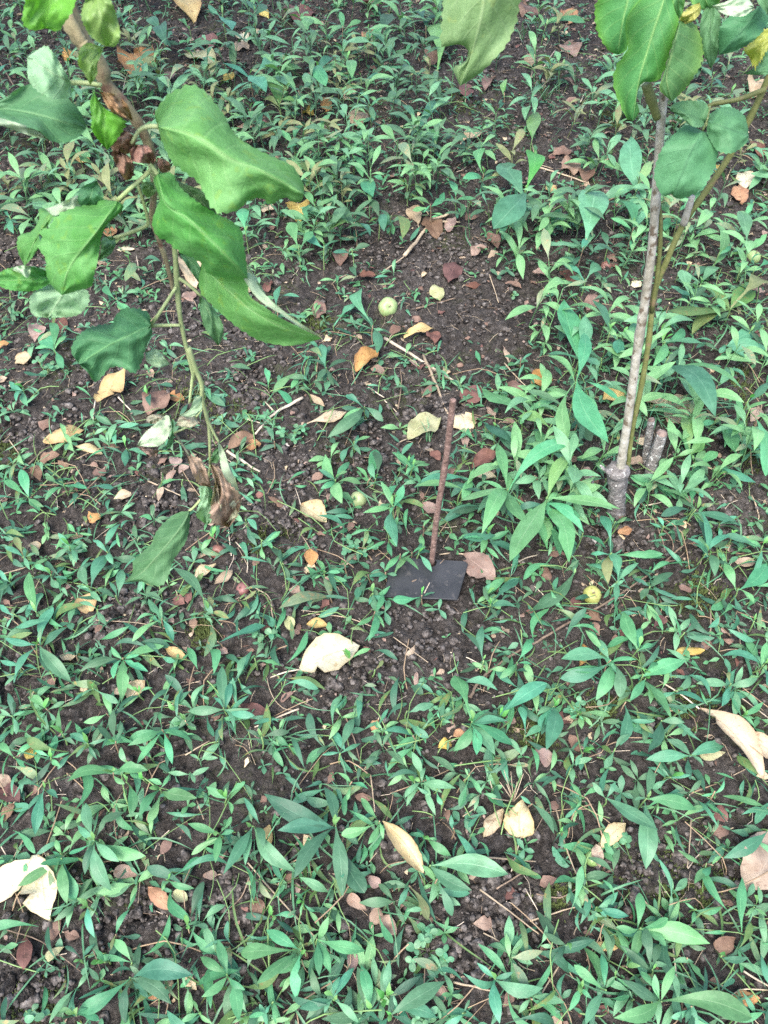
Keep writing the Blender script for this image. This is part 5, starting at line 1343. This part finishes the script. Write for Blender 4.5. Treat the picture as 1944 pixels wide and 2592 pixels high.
W('R1', '1270,600;1200,560;1320,540;1240,640|1400,600;1340,520;1470,580;1430,490|1520,640;1460,600;1600,630;1560,560|1600,450;1540,400;1655,420;1620,520|1350,740;1300,690;1420,720;1320,810|1450,780;1390,830;1540,760;1480,700|1600,750;1540,800;1655,780;1610,850|1360,880;1310,830;1440,860;1330,950', H=.08)
W('R1', '1290,1060;1250,960;1350,1000|1530,960;1470,870;1600,1020;1560,900;1420,1000|1060,1000;1055,900;1120,1030|1640,930;1600,860;1660,1000|1400,1060;1330,1010;1480,1040|1520,1080;1440,1090;1600,1060', H=.07, wr=.33)
W('R1', '470,110;420,60;540,60;500,180|700,130;640,80;780,120;720,200|560,60;530,100;620,50|660,330;610,290;730,320;600,360;690,400|560,400;500,430;640,400|420,300;360,320;470,260|100,480;30,440;160,520;60,560|180,700;80,720;240,660;140,780;220,760|330,640;290,690;390,680', H=.07)
W('R1', '60,160;0,130;130,120;40,230|40,260;0,310;110,240|40,930;15,890;80,910;60,1010|240,800;180,840;300,790;250,880|150,830;110,900;200,900', H=.05)
W('R1', '820,130;790,80;870,110;810,190|960,60;900,20;1020,50;1000,130|1100,50;1060,0;1150,20;1110,110|1480,110;1420,150;1560,90;1470,50|1370,100;1310,140;1430,90|1590,130;1530,170;1655,110', H=.09)

# fill: weeds that stand between the measured ones
def free(px, py, k=1.0, d=34):
    for (x, y, r_) in AVOID:
        if (px - x) ** 2 + (py - y) ** 2 < (r_ * k) ** 2: return False
    return all((px - x) ** 2 + ((py - y) * 1.3) ** 2 > d * d for x, y in WEEDS)

def weed_random(x, y, px, py):
    z = gz(x, y)
    base = Vector((x, y, z))
    far = py < 620
    H = U(.05, .11) if far else U(.012, .04)
    n = rng.choice((5, 6, 7, 8)) if far else rng.choice((4, 5, 6, 7))
    lean = Vector((U(-.25, .25), U(-.25, .25), 1))
    C = base + lean * H
    tone = pick_tone(py)
    e = empty('weed_plant', base)
    mb = MB(); tube(mb, smooth_path([base - Vector((0, 0, .006)), base.lerp(C, .5), C], 3), [.0016, .0015, .0014, .0013, .0012, .0011, .0010], 5)
    mb.build('stem', M['stem_green'], e, base)
    a0 = U(0, 6.28)
    Lb = U(.040, .062) if far else U(.026, .048)
    for k in range(n):
        a = a0 + k * 2.4 + U(-.3, .3)
        t = (k + 1) / n
        st = base.lerp(C, .35 + .65 * t)
        L = Lb * U(.7, 1.15) * (1.1 - .35 * t)
        el = U(-.1, .55) if far else U(-.15, .45)
        T = st + Vector((math.cos(a) * L * math.cos(el), math.sin(a) * L * math.cos(el), L * math.sin(el)))
        T.z = max(T.z, gz(T.x, T.y) + .004)
        one_leaf(e, base, st, T, tone, arch=U(.10, .26) if far else None)
    if U(0, 1) < .5:
        one_leaf(e, base, C, C + Vector((U(-.006, .006), U(-.006, .006), U(.014, .03))), 'weed_fresh', .26, name='young_leaf'); n += 1
    note(e, 'weed', f'{TONE[tone]} weed with {NUMW.get(n, "many")} leaves', C, 'weed', 'lance leaved weeds')
    WEEDS.append((px, py))
print('explicit weeds', len(WEEDS))
tries = 0
N_W = 300
while len(WEEDS) < N_W and tries < 20000:
    tries += 1
    px, py = U(10, PW - 10), U(5, PH - 5)
    if py > 700 and U(0, 1) < .6: continue
    if U(0, 1) < bareness(px, py) * 1.2: continue
    if not free(px, py, 1.0, 46): continue
    p = at(px, py)
    weed_random(p.x, p.y, px, py)

# small plants with round leaflets
def round_plant(reg, cx, cy, stems, spread_px, look, leaflets=3):
    px, py = nat(reg, cx, cy)
    b = at(px, py)
    e = empty('clover_plant', b)
    sc = (b - EYE).dot(ray(PW / 2, PH / 2)) / FPX * spread_px / 1.7068
    for k in range(stems):
        a = U(0, 6.28); r_ = sc * math.sqrt(U(.05, 1))
        h = U(.010, .028)
        q = b + Vector((math.cos(a) * r_, math.sin(a) * r_, h))
        mb = MB(); tube(mb, smooth_path([b + Vector((0, 0, -.003)), b.lerp(q, .5) + Vector((0, 0, .006)), q], 3), .0006, 4)
        mb.build('stem', M['stem_green'], e, b)
        a1 = U(0, 6.28)
        for j in range(leaflets):
            aa = a1 + j * 6.283 / leaflets
            L = U(.008, .013)
            one_leaf(e, b, q, q + Vector((math.cos(aa) * L, math.sin(aa) * L, U(-.002, .003))), 'clover', .8, ROUND, .05, 'leaflet')
    e['category'] = 'clover'; e['group'] = 'small round leaved plants'
    e['label'] = look
round_plant('R8', 190, 790, 10, 95, 'pale green plant of many round leaflets near the bottom middle')
round_plant('R2', 550, 565, 7, 70, 'bright green round leaved plant on soil beyond the top weeds')
round_plant('R5', 1130, 560, 5, 50, 'small round leaved plant left of the big whitish leaf')
round_plant('R4', 540, 180, 2, 30, 'two pale round leaflets on bare soil below the top weeds', 2)
round_plant('R6', 255, 870, 4, 60, 'thin stemmed plant with round leaflets left of the green rosette', 3)
round_plant('R3', 205, 520, 6, 55, 'round leaved plantlet under the yellow stalked leaf', 3)
round_plant('R5', 1560, 170, 7, 70, 'round leaved plantlet left of the plate', 3)
round_plant('R3', 1260, 790, 6, 55, 'round leaved plantlet beside the folded brown leaf', 3)
round_plant('R8', 1010, 340, 3, 40, 'tiny round leaved plantlet touching the small green apple', 3)
round_plant('R6', 830, 880, 4, 45, 'tiny round leaved plantlet below the long brown stick', 3)
round_plant('R7', 180, 1060, 3, 35, 'tiny round leaved plantlet on moss in the lower left corner', 2)
round_plant('R8', 180, 1085, 4, 40, 'round leaved plantlet cut by the bottom edge', 3)

# grass tufts
def grass(reg, cx, cy, tips, look, h=.05, w=.0011):
    b = at(*nat(reg, cx, cy))
    e = empty('grass_tuft', b)
    for t in tips:
        T = at(*nat(reg, *t), h * U(.2, 1.2))
        mb = MB()
        leaf_surface(mb, b + Vector((U(-.004, .004), U(-.004, .004), 0)), T, w * U(.8, 1.3), [(0, .7), (.2, 1), (.4, 1), (.6, .9), (.8, .6), (1, .0)], U(.05, .25), .4, .05, U(-.5, .5), U(-.06, .06), 0, 1)
        mb.build('blade', M['grass'], e, b)
    e['category'] = 'grass tuft'; e['group'] = 'thin grass tufts'; e['label'] = look
grass('H', 600, 520, [(100, 880), (130, 740), (450, 980), (530, 830), (800, 420), (840, 320), (300, 130), (740, 220), (1340, 750), (1450, 440), (1440, 470), (900, 660), (890, 940), (220, 830), (160, 80), (680, 440), (330, 640), (250, 250), (1230, 770), (1150, 700)], 'thin wiry grass spreading over the cut stems by the sapling', .06)
grass('H', 1430, 460, [(480, 520), (640, 480), (760, 520), (930, 470), (580, 590)], 'few long wiry grass blades reaching left to the sapling', .05)
grass('R7', 1130, 420, [(1090, 690), (1150, 500), (1110, 560), (1170, 330), (1100, 300), (1180, 480), (1135, 620), (1085, 460), (1240, 180), (1400, 380)], 'long thin grass hanging over a yellow leaf near the bottom', .05)
grass('R2', 690, 430, [(620, 370), (640, 470), (600, 410), (760, 480), (720, 520), (770, 420), (660, 330), (790, 350), (610, 520), (580, 470), (730, 370), (800, 460), (570, 440)], 'fine dark grass tuft on soil near the top', .07)
grass('R8', 1550, 720, [(1480, 610), (1600, 600), (1620, 700), (1655, 760), (1450, 880), (1500, 690), (1580, 660), (1655, 690), (1530, 800)], 'stiff grass tuft at the lower right edge', .03)
grass('R6', 1560, 20, [(1600, 0), (1500, -40), (1640, 60), (1610, 110)], 'small grass tuft at the right edge below the sapling', .04)
grass('R4', 190, 800, [(150, 700), (200, 720), (170, 730), (215, 760), (185, 690)], 'small upright grass tuft just left of the rod', .05)
grass('R4', 345, 890, [(310, 830), (350, 800), (380, 830), (330, 850), (300, 870), (365, 860)], 'small grass tuft just right of the rod', .04)
grass('R5', 1200, 1000, [(1150, 900), (1240, 880), (1290, 920), (1180, 1080), (1330, 1000), (1400, 960), (1250, 1080), (1130, 1060), (1000, 980), (1440, 940)], 'loose grass tuft below the orange red leaf', .05)
grass('R2', 900, 440, [(880, 340), (910, 360), (870, 380), (930, 420), (860, 420)], 'bright grass shoot left of the sapling leaves', .10)
grass('R2', 600, 170, [(560, 110), (620, 120), (590, 100), (640, 150), (570, 160), (610, 200)], 'yellow-green grass shoot below the torn hanging leaf', .10)

# ------------------------------------------------------------------ ground cover that nobody could count
def stuff_leaves(name, mats, label, cat, count, make):
    mb = MB()
    for _ in range(count): make(mb)
    o = mb.build(name, mats)
    tag(o, label, cat, None, 'stuff')
    return o
MINI = [(0, .1), (.3, .6), (.6, 1), (.85, .6), (1, 0)]
def seedling(mb):
    x, y, px, py = rand_view(150)
    if U(0, 1) < bareness(px, py) * .93: return
    if ((px - 1075) / 130) ** 2 + ((py - 1468) / 75) ** 2 < 1: return
    z = gz(x, y)
    a0 = U(0, 6.28); n = rng.choice((2, 3, 3, 4)); L0 = U(.007, .022); hh = U(.002, .016)
    mi = rng.choice((0, 0, 1, 1, 2))
    for k in range(n):
        a = a0 + k * 6.283 / n + U(-.4, .4); L = L0 * U(.7, 1.2)
        b = Vector((x, y, z + hh))
        leaf_surface(mb, b, b + Vector((math.cos(a) * L, math.sin(a) * L, L * U(-.2, .6))), L * U(.12, .3), MINI, .1, .2, 0, U(-.4, .4), 0, 0, 1, mi=mi)
stuff_leaves('weed_seedlings', [M['weed_blue'], M['weed_green'], M['weed_dark']], 'small green weed seedlings scattered between the larger plants', 'seedlings', 3600, seedling)

def dense_weed(mb):
    tall = U(0, 1) < .055
    while True:
        px, py = U(-60, PW + 60), U(-40, PH + 40)
        if tall: px, py = U(1290, PW + 40), U(520, 1300)
        if not tall and py > 760 and U(0, 1) < .80: continue
        if py < 560 and px > 1150 and U(0, 1) < .55: continue
        if U(0, 1) < bareness(px, py) * 1.15: continue
        if any((px - x) ** 2 + (py - y) ** 2 < (r_ * .9 + 12) ** 2 for x, y, r_ in AVOID): continue
        break
    p = at(px, py)
    far = py < 640 or tall
    H = U(.05, .13) if far else U(.008, .03)
    n = rng.choice((5, 6, 7, 8)) if far else rng.choice((2, 3, 4, 5)); a0 = U(0, 6.28); mi = rng.choice((0, 0, 1, 1, 2, 2) if not far else (0, 0, 1, 1, 5, 5) if tall else (0, 0, 1, 1, 1, 2, 2, 2, 4))
    Lb = U(.050, .082) if far else U(.022, .045)
    C = p + Vector((U(-.25, .25) * H, U(-.25, .25) * H, H))
    k0 = len(mb.f)
    tube(mb, [p, C], .0011, 4, False)
    for i in range(k0, len(mb.f)): mb.mi[i] = mi
    for k in range(n):
        a = a0 + k * 2.4 + U(-1.0, 1.0); L = Lb * U(.5, 1.25)
        b = p.lerp(C, .3 + .7 * (k + 1) / n)
        el = U(-.1, .6) if far else U(-.2, .4)
        T = b + Vector((math.cos(a) * L * math.cos(el), math.sin(a) * L * math.cos(el), L * math.sin(el)))
        T.z = max(T.z, gz(T.x, T.y) + .004)
        leaf_surface(mb, b, T, L * U(.10, .15), rng.choice((LANCE, LANCE2)), U(.06, .28), U(.1, .3), .06, U(-.4, .4), U(-.05, .05), .1, 1, mi=mi if U(0, 1) < .93 else 3)
stuff_leaves('dense_weeds', [M['weed_blue'], M['weed_green'], M['weed_dark'], M['weed_worn'], M['weed_olive'], M['weed_bright']], 'low crowded weeds filling the gaps between the larger weed plants', 'weeds', 820, dense_weed)

def tangle(mb):
    while True:
        px, py = U(-80, PW + 80), U(-40, PH + 60)
        if py > 1750 and U(0, 1) < .42: continue
        if U(0, 1) < bareness(px, py) * 1.1: continue
        if ((px - 1075) / 125) ** 2 + ((py - 1468) / 70) ** 2 < 1: continue
        if any((px - x) ** 2 + (py - y) ** 2 < (r_ * .8) ** 2 for x, y, r_ in AVOID): continue
        break
    p = at(px, py)
    a = U(0, 6.283)
    x = U(0, 1)
    if x < .58:
        L = U(.018, .050) if py < 1300 else U(.024, .066); mi = rng.choice((0, 0, 0, 1, 1, 1, 2, 2, 2, 3, 4))
        b = p + Vector((0, 0, U(.0, .022)))
        T = b + Vector((math.cos(a) * L, math.sin(a) * L, L * U(-.4, .5)))
        T.z = max(T.z, gz(T.x, T.y) + .003)
        leaf_surface(mb, b, T, L * U(.05, .13), rng.choice((LANCE, LANCE2, WEDGE, SPOON)), U(-.05, .25), U(.1, .4), .08, U(-.8, .8), U(-.2, .2), .1, 1, mi=mi)
    elif x < .82:
        L = U(.03, .10)
        T = p + Vector((math.cos(a) * L, math.sin(a) * L, U(.0, .03)))
        T.z = max(T.z, gz(T.x, T.y) + .003)
        leaf_surface(mb, p, T, U(.0007, .0016), [(0, .7), (.2, 1), (.4, 1), (.6, .9), (.8, .6), (1, 0)], U(.02, .25), .3, .05, U(-.6, .6), U(-.2, .2), 0, 1, mi=rng.choice((5, 5, 4)))
    else:
        L = U(.02, .11)
        T = p + Vector((math.cos(a) * L, math.sin(a) * L, U(.002, .03)))
        T.z = max(T.z, gz(T.x, T.y) + .003)
        k0 = len(mb.f); mi = rng.choice((6, 6, 7))
        tube(mb, smooth_path([p, p.lerp(T, .5) + Vector((U(-.2, .2) * L, U(-.2, .2) * L, .15 * L)), T], 2), U(.0005, .0011), 4, False)
        for i in range(k0, len(mb.f)): mb.mi[i] = mi
stuff_leaves('weed_tangle', [M['weed_blue'], M['weed_green'], M['weed_dark'], M['weed_worn'], M['weed_olive'], M['grass'], M['stem_green'], M['stem_brown']],
             'loose tangle of thin grass, leaf stalks and narrow low leaves', 'undergrowth', 4300, tangle)

def far_weed(mb):
    # weeds beyond the ground that the picture covers
    while True:
        x, y = U(-2.6, 2.6), U(-.3, 5.0)
        px, py = proj((x, y, .05)) if y > .02 else (-999, 0)
        if not (-20 < px < PW + 20 and -20 < py < PH + 20): break
    z = gz(x, y)
    H = U(.03, .10); n = rng.choice((5, 6, 7)); a0 = U(0, 6.28); mi = rng.choice((0, 1, 2))
    for k in range(n):
        a = a0 + k * 2.4; L = U(.035, .06)
        b = Vector((x, y, z + H * (k + 1) / n))
        leaf_surface(mb, b, b + Vector((math.cos(a) * L, math.sin(a) * L, L * U(-.2, .5))), L * .13, MINI, .18, .2, 0, U(-.4, .4), 0, 0, 1, mi=mi)
stuff_leaves('weed_undergrowth', [M['weed_blue'], M['weed_green'], M['weed_dark']], 'green weeds growing on beyond the edges of the picture', 'weeds', 420, far_weed)

def litter(mb):
    x, y, px, py = rand_view(100)
    if ((px - 1075) / 120) ** 2 + ((py - 1468) / 65) ** 2 < 1: return
    z = gz(x, y) + U(.001, .007)
    a = U(0, 6.28); L = .004 + rng.expovariate(1 / .007)
    L = min(L, .03)
    b = Vector((x, y, z))
    leaf_surface(mb, b, b + Vector((math.cos(a) * L, math.sin(a) * L, L * U(-.15, .25))), L * U(.2, .45), MINI, U(-.1, .2), U(-.2, .4), .2, U(-.5, .5), U(-.2, .2), U(-.3, .3), 1, .15, mi=rng.choice((0, 0, 0, 1, 1, 2, 2, 3, 4)))
stuff_leaves('leaf_litter', [M['brown'], M['pink'], M['tan'], M['red'], M['cream']], 'small broken bits of brown dead leaf on the soil', 'leaf litter', 3200, litter)

def fibre(mb):
    x, y, px, py = rand_view(100)
    z = gz(x, y) + U(.001, .007)
    a = U(0, 6.28); L = U(.008, .05)
    b = Vector((x, y, z)); d = Vector((math.cos(a) * L, math.sin(a) * L, U(-.003, .006)))
    side = Vector((-d.y, d.x, 0)) * U(-.2, .2)
    k0 = len(mb.f)
    tube(mb, [b, b + d * .5 + side, b + d], U(.0003, .0008), 3, False)
    mi = rng.choice((0, 1, 1, 2, 2))
    for i in range(k0, len(mb.f)): mb.mi[i] = mi
stuff_leaves('root_fibres', [M['pale_straw'], M['straw'], M['twig']], 'fine dry roots and straw bits lying on the soil', 'straw', 3600, fibre)

MOSS = [('R7', 120, 1000, 170, 130), ('R8', 1250, 420, 200, 180), ('R8', 1350, 540, 160, 120), ('R6', 1380, 330, 110, 120), ('R6', 1340, 830, 160, 90), ('R6', 660, 970, 110, 90), ('R2', 330, 440, 140, 60), ('R2', 970, 500, 90, 50),
        ('R3', 870, 640, 130, 130), ('R3', 1370, 290, 80, 50), ('H', 1500, 900, 160, 260), ('H', 1400, 250, 140, 160), ('R3', 30, 850, 60, 90), ('R5', 880, 530, 60, 80), ('R8', 760, 560, 110, 60), ('R6', 930, 860, 90, 70), ('R5', 1150, 130, 120, 70), ('R3', 1060, 700, 90, 90)]
def moss(mb):
    m_ = rng.choice(MOSS)
    p = at(*nat(m_[0], m_[1] + rng.gauss(0, .5) * m_[3], m_[2] + rng.gauss(0, .5) * m_[4]))
    for k in range(3):
        a = U(0, 6.28); L = U(.002, .006)
        b = Vector((p.x + U(-.003, .003), p.y + U(-.003, .003), p.z - .001 + U(0, .004)))
        s = Vector((-math.sin(a), math.cos(a), 0)) * L * .28
        st = len(mb.v)
        mb.v += [b - s, b + s, b + Vector((math.cos(a) * L * .6, math.sin(a) * L * .6, L))]
        mb.uv += [(0, 0), (1, 0), (.5, 1)]
        mb.f.append((st, st + 1, st + 2)); mb.mi.append(0)
stuff_leaves('moss', [M['moss']], 'dark olive moss growing in patches on the soil', 'moss', 9000, moss)

# pale pebbles
for (reg, x, y, s, look) in [('R6', 905, 125, 22, 'pale grey stone with white face below the sapling'), ('R3', 1240, 815, 14, 'small pale pebble beside the orange curled leaf'), ('R5', 960, 605, 16, 'pinkish pebble among weeds left of the whitish leaf'),
                            ('R5', 1590, 740, 14, 'small grey pebble below the whitish leaf'), ('R4', 425, 400, 16, 'grey pebble on the bare soil right of the narrow yellow leaf'), ('R8', 640, 290, 44, 'large flat grey clod beside the heart shaped leaf'), ('R8', 660, 450, 24, 'rounded grey clod below the cream heart leaf')]:
    p = at(*nat(reg, x, y))
    r_ = s / 1.7068 / FPX * (p - EYE).dot(ray(PW / 2, PH / 2))
    co, fa = rng.choice(CL2)
    mb = MB(); mb.v = [Vector((c[0] * r_, c[1] * r_, c[2] * r_ * .6)) + p for c in co]; mb.f = list(fa); mb.mi = [0] * len(fa)
    o = mb.build('pebble' if 'pebble' in look or 'stone' in look else 'soil_lump', M['stone'] if 'pale' in look or 'pinkish' in look else M['clod'], None, p)
    tag(o, look, 'pebble' if 'pebble' in look or 'stone' in look else 'soil lump', 'stones and lumps')

# ------------------------------------------------------------------ labels that single each thing out
LMK = [('the black plate', 1075, 1470), ('the rusty rod top', 1147, 1014), ('the sapling foot', 1562, 1290), ('the big whitish leaf', 835, 1665), ('the pale green apple', 981, 779), ('the spotted apple', 1497, 1506),
       ('the small green apple', 1500, 2173), ('the stalked yellow leaf', 280, 975), ('the whole hanging leaf', 400, 1390), ('the heart shaped leaf', 1320, 2070), ('the curled cream leaf', 1020, 2145), ('the drooping whitish leaf', 112, 2250),
       ('the dark red leaf', 63, 2412), ('the tan oval leaf', 1915, 2180), ('the long cream leaf', 1860, 1880), ('the sapling shoot fork', 1734, 562), ('the oval sapling leaf', 1730, 420), ('the torn hanging leaf', 1200, 120), ('the big hanging leaf', 600, 400),
       ('the arched yellow leaf', 470, 30), ('the small oval cream leaf', 345, 1750), ('the pink leaf at the plate', 1215, 1435), ('the golden leaf', 1555, 1007), ('the round leaflet plant', 1083, 2412), ('the wilted brown leaves', 560, 1240), ('the cupped cream leaf', 795, 1300),
       ('the square cream leaf', 57, 910), ('the lower left corner', 40, 2560), ('the lower right corner', 1904, 2560), ('the top left corner', 40, 40), ('the right edge middle', 1930, 1300), ('the left edge middle', 10, 1300), ('the bottom edge middle', 972, 2580),
       ('the dull red apple', 615, 1492), ('the orange red leaf', 645, 1798), ('the tan branched stick', 1080, 590), ('the olive leaf', 1075, 1085), ('the straw star', 1300, 2020), ('the tapering hanging leaf', 680, 800), ('the left hanging leaf', 180, 620)]
DIRS = ['right of', 'below right of', 'below', 'below left of', 'left of', 'above left of', 'above', 'above right of']
buckets = {}
for (o, fam, look, px, py) in THINGS:
    px = min(max(px, 0), PW); py = min(max(py, 0), PH)
    best = min(LMK, key=lambda m_: math.hypot(px - m_[1], py - m_[2]))
    if math.hypot(px - best[1], py - best[2]) < 8: s = 6
    else: s = int(round(math.atan2(py - best[2], px - best[1]) / (math.pi / 4))) % 8
    buckets.setdefault((fam, best[0], s), []).append((math.hypot(px - best[1], py - best[2]), o, look))
RANK = ['nearest', 'second', 'third', 'fourth', 'fifth', 'sixth', 'seventh', 'eighth', 'ninth', 'tenth', 'eleventh', 'twelfth']
for (fam, lm, s), L in buckets.items():
    L.sort(key=lambda t: t[0])
    for i, (dd, o, look) in enumerate(L):
        o['label'] = f'{look}, {DIRS[s]} {lm}' if len(L) == 1 else f'{look}, {RANK[min(i, 11)]} one {DIRS[s]} {lm}'
print('objects', len(bpy.data.objects), 'weeds', len(WEEDS))
